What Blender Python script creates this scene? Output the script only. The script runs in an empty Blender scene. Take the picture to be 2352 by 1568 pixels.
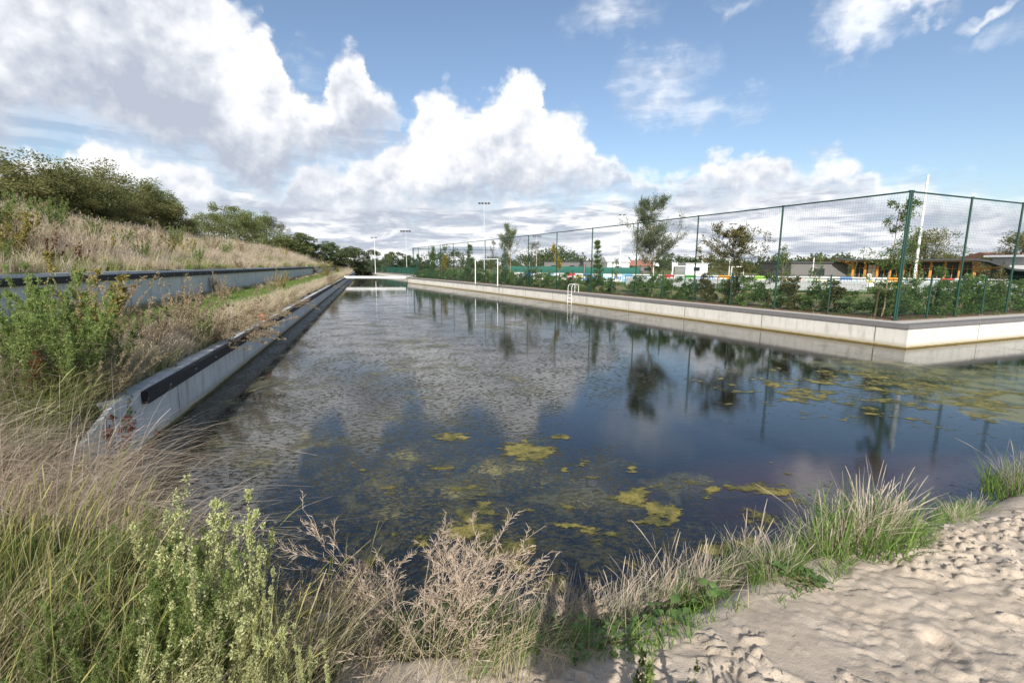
import bpy, math, random
import numpy as np
from mathutils import Matrix, Vector
R = math.radians
C = bpy.context.scene.collection
sc = bpy.context.scene

# ------------------------------------------------------------------ camera
F = 1098.4; PITCH = R(8.95); ROLL = R(0.4); CZ = 1.9
cam = bpy.data.cameras.new('camera'); camo = bpy.data.objects.new('camera', cam); C.objects.link(camo)
cam.sensor_width = 36; cam.lens = F * 36 / 2352; cam.clip_end = 12000; cam.clip_start = 0.05
camo.matrix_world = Matrix.Translation((0, 0, CZ)) @ Matrix.Rotation(math.pi/2 - PITCH, 4, 'X') @ Matrix.Rotation(ROLL, 4, 'Z')
sc.camera = camo
cp, sp, cr, sr = math.cos(PITCH), math.sin(PITCH), math.cos(ROLL), math.sin(ROLL)
def ray(px, py):
    x = (px-1176)/F; y = -(py-784)/F
    x, y = cr*x - sr*y, sr*x + cr*y
    return np.array([x, cp + y*sp, y*cp - sp])
def gp(px, py, z=0.):
    r = ray(px, py); t = (z-CZ)/r[2]; return r*t + [0, 0, CZ]
def at(px, py, Y):
    r = ray(px, py); t = Y/r[1]; return r*t + [0, 0, CZ]

# ------------------------------------------------------------------ view, world, sun
sc.view_settings.view_transform = 'Standard'; sc.view_settings.look = 'None'
sc.view_settings.exposure = 0.40; sc.view_settings.gamma = 1
SUN_EL, SUN_AZ = 32.0, 187.5          # azimuth clockwise from +Y
class NT:
    """small node-tree writer"""
    def __init__(s, tree): s.t = tree; s.n = tree.nodes; s.l = tree.links
    def put(s, sock, v):
        if isinstance(v, bpy.types.NodeSocket): s.l.new(v, sock)
        elif v is not None: sock.default_value = v
    def node(s, typ, ins=(), out=0, **kw):
        n = s.n.new(typ)
        for k, v in kw.items(): setattr(n, k, v)
        it = ins.items() if isinstance(ins, dict) else enumerate(ins)
        for k, v in it: s.put(n.inputs[k], v)
        return n.outputs[out] if out is not None else n
    def m(s, op, a, b=None, c=None, clamp=False):
        n = s.n.new('ShaderNodeMath'); n.operation = op; n.use_clamp = clamp
        for i, v in enumerate((a, b, c)):
            if v is not None: s.put(n.inputs[i], v)
        return n.outputs[0]
    def v(s, op, a, b=None, out=0):
        n = s.n.new('ShaderNodeVectorMath'); n.operation = op
        for i, q in enumerate((a, b)):
            if q is not None: s.put(n.inputs[i], q)
        return n.outputs[out]
    def noise(s, vec, scale, detail=4, rough=.55, dist=0., col=False):
        return s.node('ShaderNodeTexNoise', {'Vector': vec, 'Scale': scale, 'Detail': detail, 'Roughness': rough, 'Distortion': dist}, out=1 if col else 0)
    def ramp(s, f, stops, mode='LINEAR'):
        n = s.n.new('ShaderNodeValToRGB'); s.put(n.inputs[0], f); r = n.color_ramp; r.interpolation = mode
        while len(r.elements) < len(stops): r.elements.new(.5)
        for e, (p, c) in zip(r.elements, stops):
            e.position = p; e.color = (c, c, c, 1) if not hasattr(c, '__len__') else (*c[:3], 1)
        return n.outputs[0]
    def step(s, f, a, b, c=0., d=1., smooth=True):
        return s.node('ShaderNodeMapRange', {0: f, 1: a, 2: b, 3: c, 4: d}, interpolation_type='SMOOTHSTEP' if smooth else 'LINEAR')
    def mix(s, f, a, b, blend='MIX'):
        n = s.n.new('ShaderNodeMix'); n.data_type = 'RGBA'; n.blend_type = blend
        s.put(n.inputs[0], f)
        for i, v in ((6, a), (7, b)):
            if not isinstance(v, bpy.types.NodeSocket) and len(v) == 3: v = (*v, 1)
            s.put(n.inputs[i], v)
        return n.outputs[2]
    def comb(s, x, y, z): return s.node('ShaderNodeCombineXYZ', (x, y, z))
    def curve(s, f, pts):
        n = s.n.new('ShaderNodeFloatCurve'); s.put(n.inputs[1], f); c = n.mapping.curves[0]
        pts = sorted(pts)
        c.points[0].location = pts[0]; c.points[1].location = pts[-1]
        for p in pts[1:-1]: c.points.new(*p)
        for p in c.points: p.handle_type = 'AUTO_CLAMPED'
        n.mapping.update(); return n.outputs[0]

def build_world():
    w = bpy.data.worlds.new('World'); sc.world = w; w.use_nodes = True
    t = NT(w.node_tree); t.n.clear()
    sky = t.node('ShaderNodeTexSky', sky_type='NISHITA', sun_disc=False, sun_elevation=R(SUN_EL), sun_rotation=R(SUN_AZ),
                 air_density=1.0, dust_density=1.3, ozone_density=1.6)
    d = t.node('ShaderNodeTexCoord', out=None).outputs['Generated']
    d = t.v('NORMALIZE', d)
    sx = t.node('ShaderNodeSeparateXYZ', (d,), out=None).outputs
    az = t.m('ARCTAN2', sx[0], sx[1]); el = t.m('ARCSINE', sx[2])
    A0, AW, EW = R(-65), R(130), R(50)
    def ae(px, py):
        r = ray(px, py); r = r/np.linalg.norm(r)
        return (math.atan2(r[0], r[1]) - A0)/AW, math.asin(r[2])/EW
    def topc(pts, a):
        return t.m('MULTIPLY', t.curve(a, [ (max(0, min(1, ae(*p)[0])), max(0, min(1, ae(*p)[1]))) for p in pts]), EW)
    # domain warps: billows of several sizes
    c1 = t.v('SUBTRACT', t.noise(d, 7, 3, .5, col=True), (.5, .5, .5))
    c2 = t.v('SUBTRACT', t.noise(d, 26, 6, .62, col=True), (.5, .5, .5))
    vd = t.v('ADD', d, t.v('SCALE', c2, None)); vd.node.inputs[1].default_value = (0, 0, 0)
    sc_ = [n for n in t.n if n.type == 'VECT_MATH' and n.operation == 'SCALE'][-1]; sc_.inputs['Scale'].default_value = .03
    t.l.new(sc_.outputs[0], vd.node.inputs[1])
    vor = t.node('ShaderNodeTexVoronoi', {'Vector': vd, 'Scale': 24., 'Smoothness': .6}, feature='SMOOTH_F1')
    vor2 = t.node('ShaderNodeTexVoronoi', {'Vector': vd, 'Scale': 60., 'Smoothness': .5}, feature='SMOOTH_F1')
    s1 = t.node('ShaderNodeSeparateXYZ', (c1,), out=None).outputs; s2 = t.node('ShaderNodeSeparateXYZ', (c2,), out=None).outputs
    puff = t.m('ADD', t.m('MULTIPLY', t.m('SUBTRACT', .45, vor), .05), t.m('MULTIPLY', t.m('SUBTRACT', .45, vor2), .022))
    aw = t.m('ADD', az, t.m('ADD', t.m('MULTIPLY', s1[0], .05), t.m('MULTIPLY', s2[0], .05)))
    ew = t.m('SUBTRACT', t.m('ADD', el, t.m('ADD', t.m('MULTIPLY', s1[1], .03), t.m('MULTIPLY', s2[1], .045))), puff)
    a01 = t.m('DIVIDE', t.m('SUBTRACT', aw, A0), AW)
    # relief: the same billow noise read twice, once shifted towards the sun
    up = t.v('ADD', d, (-.012, 0, .022))
    def bill(p, sc1):
        n1 = t.noise(p, sc1, 5, .5); return n1
    rel = t.m('SUBTRACT', bill(d, 9), bill(up, 9))
    rel2 = t.m('SUBTRACT', t.noise(d, 34, 4, .6), t.noise(t.v('ADD', d, (-.004, 0, .008)), 34, 4, .6))
    relief = t.m('ADD', t.m('MULTIPLY', rel, 2.6), t.m('MULTIPLY', rel2, .55))
    big = t.noise(t.v('MULTIPLY', d, (1, 1, 1.7)), 5.0, 4, .55)
    def layer(top, bot, soft, bsoft, lo, hi):
        T = topc(top, a01); B = topc(bot, a01)
        al = t.m('MULTIPLY', t.step(t.m('SUBTRACT', T, ew), -soft*.3, soft), t.step(t.m('SUBTRACT', ew, B), -bsoft, bsoft))
        rr = t.m('DIVIDE', t.m('SUBTRACT', ew, B), t.m('MAXIMUM', t.m('SUBTRACT', T, B), .02))
        rr = t.m('ADD', rr, t.m('MULTIPLY', t.m('SUBTRACT', big, .5), 1.1))
        br = t.m('ADD', t.step(rr, lo, hi), relief, clamp=True)
        return al, br
    L1top = [(-150, -600), (0, -600), (440, -300), (500, -30), (545, 10), (590, 15), (620, 60), (650, 120), (680, 185), (740, 215), (752, 140), (790, 108), (832, 120), (845, 170), (880, 195), (905, 230), (928, 275), (935, 420), (960, 600), (2352, 608)]
    L1bot = [(-150, 350), (0, 345), (120, 270), (230, 300), (330, 330), (450, 370), (530, 440), (620, 460), (660, 400), (760, 370), (860, 330), (925, 285), (2352, 285)]
    L2top = [(-150, 335), (0, 372), (60, 345), (140, 330), (220, 300), (320, 315), (420, 350), (500, 390), (560, 470), (640, 430), (680, 370), (800, 350), (880, 310), (935, 275), (975, 222), (1010, 205), (1060, 225), (1100, 240), (1130, 210), (1165, 160), (1215, 145), (1240, 175), (1262, 235), (1320, 265), (1360, 300), (1380, 350), (1450, 372), (1590, 395), (1625, 350), (1720, 335), (1790, 350), (1850, 380), (1900, 352), (1950, 372), (2010, 398), (2100, 425), (2200, 425), (2352, 440), (2500, 430)]
    L2bot = [(-150, 470), (0, 480), (300, 480), (500, 500), (700, 500), (1000, 480), (1250, 460), (1400, 440), (1500, 450), (1700, 455), (1900, 460), (2100, 500), (2352, 520), (2500, 520)]
    a1, b1 = layer(L1top, L1bot, .028, .05, -.1, 1.0)
    a2, b2 = layer(L2top, L2bot, .028, .05, -.15, .95)
    # low layered cloud
    strat = t.noise(t.v('MULTIPLY', d, (1, 1, 5.5)), 7, 7, .58, .3)
    strat_b = t.noise(t.v('ADD', t.v('MULTIPLY', d, (1, 1, 5.5)), (0, 0, .06)), 7, 7, .58, .3)
    T3 = topc([(-150, 300), (0, 380), (900, 400), (1400, 420), (1700, 370), (2100, 400), (2352, 410), (2500, 410)], a01)
    a3 = t.m('MULTIPLY', t.step(t.m('SUBTRACT', T3, ew), -.01, .06), t.step(strat, .24, .42))
    b3 = t.m('ADD', t.step(strat, .34, .62), t.m('MULTIPLY', t.m('SUBTRACT', strat, strat_b), 2.5), clamp=True)
    # thin wisps in the blue
    wmax = None
    for (px, py, rx, ry, k) in [(1520, 190, 135, 100, .62), (1650, 250, 140, 48, .55), (1400, 10, 130, 75, .5), (1690, 0, 90, 35, .4), (1985, 30, 130, 100, 1.0), (2090, 0, 120, 40, .9), (2290, 70, 110, 50, .35), (1960, 100, 40, 30, .5), (690, 150, 90, 60, .3), (2200, 420, 90, 40, .35), (2300, 0, 90, 20, .6)]:
        r = ray(px, py); r = r/np.linalg.norm(r); a_, e_ = math.atan2(r[0], r[1]), math.asin(r[2])
        k1 = math.cos(math.atan((px-1176)/F))**1.6 / F
        q = t.v('MULTIPLY', t.v('SUBTRACT', t.comb(aw, ew, 0.), (a_, e_, 0)), (1/(rx*k1), 1/(ry*k1), 1))
        g = t.m('MULTIPLY', t.m('SUBTRACT', 1., t.v('LENGTH', q, out=1)), k)
        wmax = g if wmax is None else t.m('MAXIMUM', wmax, g)
    wn = t.noise(t.v('MULTIPLY', d, (1, 1, 1.4)), 12, 7, .6, .4)
    aW = t.step(t.m('ADD', t.m('MULTIPLY', wmax, .9), t.m('MULTIPLY', t.m('SUBTRACT', wn, .5), 1.1)), .0, .9)
    aW = t.m('MULTIPLY', aW, t.step(wmax, -.05, .15))
    # clouds over the rest of the dome, behind the photographer
    back = t.m('MULTIPLY', t.step(t.noise(t.v('MULTIPLY', d, (1, 1, 2)), 2.6, 7, .55), .56, .68), t.step(sx[1], .12, -.15))
    a3b = t.m('MAXIMUM', a3, back)
    GREY, WHITE = (.40, .44, .525), (.86, .865, .875)
    def colr(b): return t.ramp(b, [(0, GREY), (.35, (.53, .56, .62)), (.7, (.72, .735, .77)), (1, WHITE)])
    col = colr(b3); alpha = a3b
    col = t.mix(aW, col, (.80, .83, .88)); alpha = t.m('MAXIMUM', alpha, aW)
    col = t.mix(a2, col, colr(b2)); alpha = t.m('MAXIMUM', alpha, a2)
    col = t.mix(a1, col, colr(b1)); alpha = t.m('MAXIMUM', alpha, a1)
    alpha = t.m('MULTIPLY', alpha, t.step(sx[2], -.03, 0.0))
    bs = t.node('ShaderNodeBackground', (sky, 0.12)); bc = t.node('ShaderNodeBackground', (col, 1.0))
    t.node('ShaderNodeOutputWorld', (t.node('ShaderNodeMixShader', (alpha, bs, bc)),), out=None)
    w.cycles.sampling_method = 'MANUAL'; w.cycles.sample_map_resolution = 1024
build_world()
sun = bpy.data.lights.new('sun', 'SUN'); sun.energy = 5.0; sun.angle = R(.5); sun.color = (1, .955, .88)
suno = bpy.data.objects.new('sun', sun); C.objects.link(suno)
sd = Vector((math.sin(R(SUN_AZ))*math.cos(R(SUN_EL)), math.cos(R(SUN_AZ))*math.cos(R(SUN_EL)), math.sin(R(SUN_EL))))
suno.rotation_euler = sd.to_track_quat('Z', 'Y').to_euler()

# ------------------------------------------------------------------ mesh helpers
def tag(o, label=None, cat=None, group=None, kind=None):
    if label: o['label'] = label
    if cat: o['category'] = cat
    if group: o['group'] = group
    if kind: o['kind'] = kind
    return o
def mesh(name, V, Fc, smooth=False):
    V = np.asarray(V, dtype=np.float32).reshape(-1, 3); me = bpy.data.meshes.new(name)
    if isinstance(Fc, np.ndarray):
        n, k = Fc.shape
        me.vertices.add(len(V)); me.vertices.foreach_set('co', V.ravel())
        me.loops.add(n*k); me.loops.foreach_set('vertex_index', Fc.astype(np.int32).ravel())
        me.polygons.add(n); me.polygons.foreach_set('loop_start', np.arange(0, n*k, k, dtype=np.int32))
        me.update(calc_edges=True)
    else:
        me.from_pydata(V.tolist(), [], Fc)
    if smooth: me.polygons.foreach_set('use_smooth', np.ones(len(me.polygons), dtype=bool))
    me.update(); return me
def obj(name, me, mat=None, parent=None, loc=(0, 0, 0), rz=0.):
    o = bpy.data.objects.new(name, me); C.objects.link(o)
    if mat is not None and me is not None and not me.materials:
        for m_ in (mat if isinstance(mat, (list, tuple)) else [mat]): me.materials.append(m_)
    o.parent = parent; o.location = loc; o.rotation_euler = (0, 0, rz); return o
def empty(name, loc=(0, 0, 0), rz=0.):
    o = bpy.data.objects.new(name, None); C.objects.link(o); o.location = loc; o.rotation_euler = (0, 0, rz)
    o.empty_display_size = .1; return o
def dup(o, loc=None, rz=None, s=None, parent=None):
    c = o.copy(); C.objects.link(c)
    if parent is not None: c.parent = parent
    for ch in list(o.children): dup(ch, parent=c)
    if loc is not None: c.location = loc
    if rz is not None: c.rotation_euler = (0, 0, rz)
    if s is not None: c.scale = s if hasattr(s, '__len__') else (s, s, s)
    return c
class MB:
    def __init__(s): s.v = []; s.f = []
    def add(s, V, Fc):
        o = len(s.v); s.v += [tuple(map(float, p)) for p in V]; s.f += [tuple(int(i)+o for i in f) for f in Fc]; return s
    def box(s, c, d, rz=0., tilt=None):
        x, y, z = d[0]/2, d[1]/2, d[2]/2
        V = [(a*x, b*y, e*z) for e in (-1, 1) for b in (-1, 1) for a in (-1, 1)]
        if rz: V = [(v[0]*math.cos(rz)-v[1]*math.sin(rz), v[0]*math.sin(rz)+v[1]*math.cos(rz), v[2]) for v in V]
        V = [(v[0]+c[0], v[1]+c[1], v[2]+c[2]) for v in V]
        return s.add(V, [(0, 2, 3, 1), (4, 5, 7, 6), (0, 1, 5, 4), (2, 6, 7, 3), (0, 4, 6, 2), (1, 3, 7, 5)])
    def tube(s, pts, rad, k=8, caps=True):
        pts = [np.array(p, float) for p in pts]; n = len(pts)
        rad = rad if hasattr(rad, '__len__') else [rad]*n; V = []
        pu = None
        for i, p in enumerate(pts):
            d = pts[min(i+1, n-1)] - pts[max(i-1, 0)]; d = d/(np.linalg.norm(d)+1e-9)
            a = np.array([0, 0, 1.]) if abs(d[2]) < .9 else np.array([1., 0, 0])
            if pu is not None: a = pu
            u = a - d*(a@d); u /= np.linalg.norm(u); pu = u; w = np.cross(d, u)
            for j in range(k):
                t = 2*math.pi*j/k; V.append(p + rad[i]*(math.cos(t)*u + math.sin(t)*w))
        Fc = [(i*k+j, i*k+(j+1) % k, (i+1)*k+(j+1) % k, (i+1)*k+j) for i in range(n-1) for j in range(k)]
        if caps: Fc += [tuple(range(k))[::-1], tuple(range((n-1)*k, n*k))]
        return s.add(V, Fc)
    def sweep(s, path, prof, closed=True):
        """prof (offset to the right of the path, z); mitred"""
        P = [np.array(p[:2], float) for p in path]; n = len(P); V = []
        for i, p in enumerate(P):
            d0 = P[i]-P[i-1] if i > 0 else P[1]-P[0]; d1 = P[i+1]-P[i] if i < n-1 else P[-1]-P[-2]
            d0 = d0/np.linalg.norm(d0); d1 = d1/np.linalg.norm(d1)
            n0 = np.array([d0[1], -d0[0]]); n1 = np.array([d1[1], -d1[0]]); b = n0+n1; b = b/(b@n0)
            for (o, z) in prof: V.append((*(p + b*o), z))
        k = len(prof)
        Fc = [(i*k+j, i*k+(j+1) % k, (i+1)*k+(j+1) % k, (i+1)*k+j) for i in range(n-1) for j in range(k if closed else k-1)]
        if closed: Fc += [tuple(range(k))[::-1], tuple(range((n-1)*k, n*k))]
        return s.add(V, Fc)
    def mesh(s, name, smooth=False): return mesh(name, s.v, s.f, smooth)
    def build(s, name, mat, parent=None, smooth=False, **kw):
        me = s.mesh(name, smooth); o = obj(name, me, mat, parent, **kw); return o
def prisms(A, B, ra, rb, k=3):
    A = np.asarray(A, float); B = np.asarray(B, float); n = len(A)
    ra = np.broadcast_to(ra, n); rb = np.broadcast_to(rb, n)
    d = B-A; d /= np.linalg.norm(d, axis=1, keepdims=True)+1e-9
    a = np.where(np.abs(d[:, 2:3]) < .9, [[0, 0, 1.]], [[1., 0, 0]]); u = a - d*np.sum(a*d, 1, keepdims=True)
    u /= np.linalg.norm(u, axis=1, keepdims=True); w = np.cross(d, u)
    th = np.arange(k)*2*math.pi/k
    ring = np.cos(th)[None, :, None]*u[:, None] + np.sin(th)[None, :, None]*w[:, None]
    V = np.concatenate([A[:, None]+ring*ra[:, None, None], B[:, None]+ring*rb[:, None, None]], 1).reshape(-1, 3)
    j = np.arange(k); q = np.stack([j, (j+1) % k, k+(j+1) % k, k+j], 1)
    Fc = (np.arange(n)[:, None, None]*2*k + q[None]).reshape(-1, 4)
    return V, Fc
def blades(rng, root, h, lean, bend, w, seg=5, head=0., headw=3., headlen=.22, droop=.35):
    """curved grass blades as ribbons. lean: azimuth, bend: sideways reach / height"""
    n = len(root); h = np.broadcast_to(h, n)[:, None]; bend = np.broadcast_to(bend, n)[:, None]; w = np.broadcast_to(w, n)[:, None]
    t = np.linspace(0, 1, seg+1)[None]
    L = np.stack([np.cos(lean), np.sin(lean)], 1)
    side = bend*h*t**1.9; up = h*t*(1-droop*np.clip(bend, 0, 1.6)*t**1.6*.8)
    c = root[:, None, :] + np.concatenate([L[:, None, :]*side[..., None], up[..., None]], 2)
    wa = lean + math.pi/2 + rng.normal(0, .9, n); W = np.stack([np.cos(wa), np.sin(wa), np.zeros(n)], 1)
    prof = (1-t**2.2*.88)
    hd = (rng.random(n) < head)[:, None]
    prof = np.where(hd, np.where(t > 1-headlen, headw*(1.08-t)/headlen*.75+.3, .55), prof)
    ww = w*prof*.5
    V = np.stack([c - W[:, None]*ww[..., None], c + W[:, None]*ww[..., None]], 2).reshape(-1, 3)
    i = np.arange(seg); q = np.stack([2*i, 2*i+1, 2*i+3, 2*i+2], 1)
    Fc = (np.arange(n)[:, None, None]*(seg+1)*2 + q[None]).reshape(-1, 4)
    return V, Fc
def leaves(rng, cen, size, asp=.5, dirs=None, up=.0):
    """rhombic leaves; size length"""
    n = len(cen); size = np.broadcast_to(size, n)[:, None]
    d = rng.normal(size=(n, 3)) if dirs is None else dirs + rng.normal(size=(n, 3))*.35
    d[:, 2] += up; d /= np.linalg.norm(d, axis=1, keepdims=True)+1e-9
    s_ = np.cross(d, rng.normal(size=(n, 3))); s_ /= np.linalg.norm(s_, axis=1, keepdims=True)+1e-9
    nn = np.cross(d, s_)
    V = np.stack([cen, cen+d*size*.45+s_*size*asp*.5+nn*size*.06, cen+d*size, cen+d*size*.45-s_*size*asp*.5+nn*size*.06], 1).reshape(-1, 3)
    return V, np.arange(n*4).reshape(-1, 4)
def join(*parts):
    V = []; Fc = []; o = 0
    for v, f in parts:
        if len(v) == 0: continue
        V.append(v); Fc.append(f+o); o += len(v)
    return np.concatenate(V), np.concatenate(Fc)
def vnoise(x, y, seed=0):
    xi = np.floor(x).astype(np.int64); yi = np.floor(y).astype(np.int64); fx = x-xi; fy = y-yi
    def hsh(a, b):
        h = (a*374761393 + b*668265263 + seed*974634777) & 0xffffffff; h = ((h ^ (h >> 13))*1274126177) & 0xffffffff
        return ((h ^ (h >> 16)) & 0xffff)/65535.
    fx = fx*fx*(3-2*fx); fy = fy*fy*(3-2*fy)
    return (hsh(xi, yi)*(1-fx)+hsh(xi+1, yi)*fx)*(1-fy) + (hsh(xi, yi+1)*(1-fx)+hsh(xi+1, yi+1)*fx)*fy
def fbm(x, y, oct=4, seed=0):
    s = 0; a = .5; tot = 0
    for i in range(oct): s = s + a*vnoise(x*2**i+i*17.3, y*2**i-i*9.1, seed+i); tot += a; a *= .5
    return s/tot
def sst(x, a, b): t = np.clip((x-a)/(b-a), 0, 1); return t*t*(3-2*t)

# ------------------------------------------------------------------ materials
def mat(name):
    m_ = bpy.data.materials.new(name); m_.use_nodes = True; t = NT(m_.node_tree); t.n.clear(); return m_, t
def out(t, s, disp=None):
    n = t.node('ShaderNodeOutputMaterial', (s,), out=None); return n
def principled(t, col, rough=.8, spec=.3, normal=None, metal=0.):
    return t.node('ShaderNodeBsdfPrincipled', {'Base Color': col if isinstance(col, bpy.types.NodeSocket) else (*col, 1), 'Roughness': rough, 'Specular IOR Level': spec, 'Metallic': metal, 'Normal': normal})
def bump(t, h, strength=.5, dist=.01): return t.node('ShaderNodeBump', {'Height': h, 'Strength': strength, 'Distance': dist})
def leafmat(name, cols, trans=.35, rough=.55, spec=.25, clump=0.):
    m_, t = mat(name); g = t.node('ShaderNodeNewGeometry', out=None)
    oi = t.node('ShaderNodeObjectInfo', out=None)
    f = t.m('FRACT', t.m('ADD', g.outputs['Random Per Island'], 0.))
    col = t.ramp(f, [(i/(len(cols)-1), c) for i, c in enumerate(cols)])
    k = t.m('ADD', .8, t.m('MULTIPLY', oi.outputs['Random'], .35))
    if clump:
        pos = t.node('ShaderNodeTexCoord', out=None).outputs['Object']
        k = t.m('MULTIPLY', k, t.m('ADD', 1-clump, t.m('MULTIPLY', t.noise(pos, 1.3, 3), 2*clump)))
    col = t.mix(1.0, col, t.comb(k, k, k), 'MULTIPLY')
    b = principled(t, col, rough, spec)
    tr = t.node('ShaderNodeBsdfTranslucent', (col,))
    out(t, t.node('ShaderNodeMixShader', (trans, b, tr))); return m_
def plain(name, col, rough=.6, spec=.4, var=.12, scale=3., metal=0., bmp=0.):
    m_, t = mat(name); pos = t.node('ShaderNodeTexCoord', out=None).outputs['Object']
    n = t.noise(pos, scale, 5)
    k = t.m('ADD', 1-var, t.m('MULTIPLY', n, 2*var))
    c = t.mix(1., (*col, 1), t.comb(k, k, k), 'MULTIPLY')
    out(t, principled(t, c, rough, spec, bump(t, n, bmp, .01) if bmp else None, metal)); return m_
def concrete(name, base, joint, dirv, water=True, stain=.5):
    """cast wall: vertical panel joints every `joint` metres along dirv, drips, waterline algae"""
    m_, t = mat(name); pos = t.node('ShaderNodeNewGeometry', out=None).outputs['Position']
    s = t.node('ShaderNodeSeparateXYZ', (pos,), out=None).outputs
    along = t.v('DOT_PRODUCT', pos, (*dirv, 0), out=1)
    st = t.comb(along, t.m('MULTIPLY', s[2], .16), 0.)
    drip = t.noise(st, 5.5, 6, .65); cloud = t.noise(pos, 1.1, 6, .6); fine = t.noise(pos, 38, 3)
    pan = t.node('ShaderNodeTexWhiteNoise', (t.m('FLOOR', t.m('DIVIDE', along, joint)),), noise_dimensions='1D')
    pan.node.noise_dimensions = '1D'; t.l.new([l.from_socket for l in t.l if l.to_node == pan.node][0], pan.node.inputs['W']) if False else None
    k = t.m('ADD', .80, t.m('ADD', t.m('MULTIPLY', cloud, .26), t.m('MULTIPLY', fine, .12)))
    c = t.mix(1., (*base, 1), t.comb(k, k, k), 'MULTIPLY')
    c = t.mix(t.m('MULTIPLY', t.step(t.noise(t.v('ADD', pos, (5, 5, 5)), .7, 7, .7), .5, .7), .3), c, (base[0]*.6, base[1]*.56, base[2]*.5))
    c = t.mix(t.m('MULTIPLY', t.step(drip, .47, .66), stain), c, (base[0]*.45, base[1]*.43, base[2]*.40))
    ph = t.m('ABSOLUTE', t.m('SUBTRACT', t.m('FRACT', t.m('DIVIDE', along, joint)), .5))
    jt = t.step(ph, .4962, .4985)
    c = t.mix(t.m('MULTIPLY', t.step(ph, .485, .499), t.m('MULTIPLY', drip, .55)), c, (base[0]*.4, base[1]*.38, base[2]*.34))
    c = t.mix(jt, c, (.05, .048, .045))
    if water:
        zz = t.m('ADD', s[2], t.m('MULTIPLY', t.m('SUBTRACT', drip, .5), .07))
        c = t.mix(t.step(zz, -.58, -.80), c, (base[0]*.62, base[1]*.56, base[2]*.44))
        c = t.mix(t.step(zz, -.762, -.785), c, (.17, .125, .04))
    out(t, principled(t, c, .85, .2, bump(t, t.m('SUBTRACT', t.m('ADD', cloud, t.m('MULTIPLY', fine, .3)), jt), .35, .01))); return m_
M = {}
M['conc_l'] = concrete('left_concrete', (.66, .645, .61), 2.4, (-.287, .958))
M['conc_u'] = concrete('upper_concrete', (.68, .665, .63), 5.2, (-.287, .958), water=False, stain=.38)
M['conc_r'] = concrete('right_concrete', (.57, .55, .505), 4.6, (-.46, .888), stain=.4)
M['conc_r2'] = concrete('right_arm_concrete', (.61, .59, .54), 4.6, (.93, .37), stain=.35)
M['timber'] = plain('dark_timber', (.035, .031, .032), .75, .3, .3, 9, bmp=.3)
M['coping'] = plain('grey_coping', (.155, .15, .15), .8, .3, .25, 5, bmp=.3)
M['bolt'] = plain('bolt_steel', (.6, .6, .62), .35, .5, metal=.7)
M['green_steel'] = plain('dark_green_paint', (.008, .045, .032), .45, .4, .2)
M['white'] = plain('white_paint', (.8, .8, .8), .45, .4, .08)
M['grey_steel'] = plain('grey_steel', (.42, .44, .45), .4, .5, .1, metal=.4)
M['pale_steel'] = plain('pale_steel', (.62, .65, .68), .5, .4, .05)
M['black'] = plain('black_paint', (.02, .022, .024), .5, .4)
M['bark'] = plain('bark', (.11, .085, .06), .9, .1, .35, 7)
M['bark_light'] = plain('light_bark', (.30, .22, .15), .85, .1, .3, 7)
M['bark_white'] = plain('birch_bark', (.55, .52, .47), .8, .1, .35, 6)
M['stake'] = plain('timber_stake', (.42, .29, .16), .8, .2, .2, 8)
M['leaf_tree'] = leafmat('tree_leaves', [(0.106, 0.132, 0.048), (0.157, 0.187, 0.064), (0.217, 0.24, 0.09), (0.284, 0.3, 0.127)], 0.55, clump=.35)
M['leaf_olive'] = leafmat('olive_leaves', [(0.142, 0.148, 0.058), (0.193, 0.199, 0.071), (0.258, 0.251, 0.096), (0.335, 0.309, 0.129)], 0.55, clump=.3)
M['leaf_far'] = leafmat('far_leaves', [(0.097, 0.131, 0.062), (0.138, 0.179, 0.076), (0.193, 0.228, 0.103)], 0.55, clump=.3)
M['leaf_willow'] = leafmat('willow_leaves', [(0.091, 0.124, 0.058), (0.156, 0.195, 0.104), (0.247, 0.286, 0.182)], 0.5)
M['leaf_oak'] = leafmat('brown_green_leaves', [(0.084, 0.102, 0.036), (0.132, 0.144, 0.048), (0.18, 0.156, 0.054), (0.228, 0.156, 0.06)], 0.5)
M['leaf_green'] = leafmat('fresh_leaves', [(0.089, 0.145, 0.041), (0.138, 0.218, 0.056), (0.211, 0.292, 0.082)], 0.55)
M['leaf_yellow'] = leafmat('yellow_leaves', [(.30, .22, .03), (.40, .30, .05), (.22, .18, .04)], .4)
M['leaf_brown'] = leafmat('russet_leaves', [(.10, .06, .03), (.15, .09, .045), (.07, .05, .02)], .3)
M['leaf_hedge'] = leafmat('hedge_leaves', [(0.097, 0.161, 0.047), (0.151, 0.248, 0.068), (0.237, 0.343, 0.097), (0.365, 0.472, 0.172)], 0.55, .45, .4, clump=.25)
M['weed_green'] = leafmat('weed_leaves', [(0.152, 0.222, 0.065), (0.243, 0.32, 0.099), (0.365, 0.43, 0.159)], 0.55, .7)
M['weed_pale'] = leafmat('pale_seed_heads', [(.40, .43, .19), (.54, .54, .27), (.30, .36, .13), (.62, .58, .35)], .35, .8)
M['weed_dry'] = leafmat('dry_weed', [(0.345, 0.281, 0.181), (0.502, 0.421, 0.28), (0.235, 0.184, 0.123)], 0.4, .9, .1)
M['weed_red'] = leafmat('dock_seed', [(.12, .035, .02), (.20, .06, .03), (.09, .03, .02)], .2, .9, .1)
M['weed_yellow'] = leafmat('yellowing_weed', [(.35, .28, .08), (.28, .26, .07), (.42, .33, .12)], .35, .8)
M['dead_twig'] = leafmat('dead_twigs', [(.38, .29, .21), (.52, .41, .31), (.64, .52, .42)], .15, .85, .15)
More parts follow.
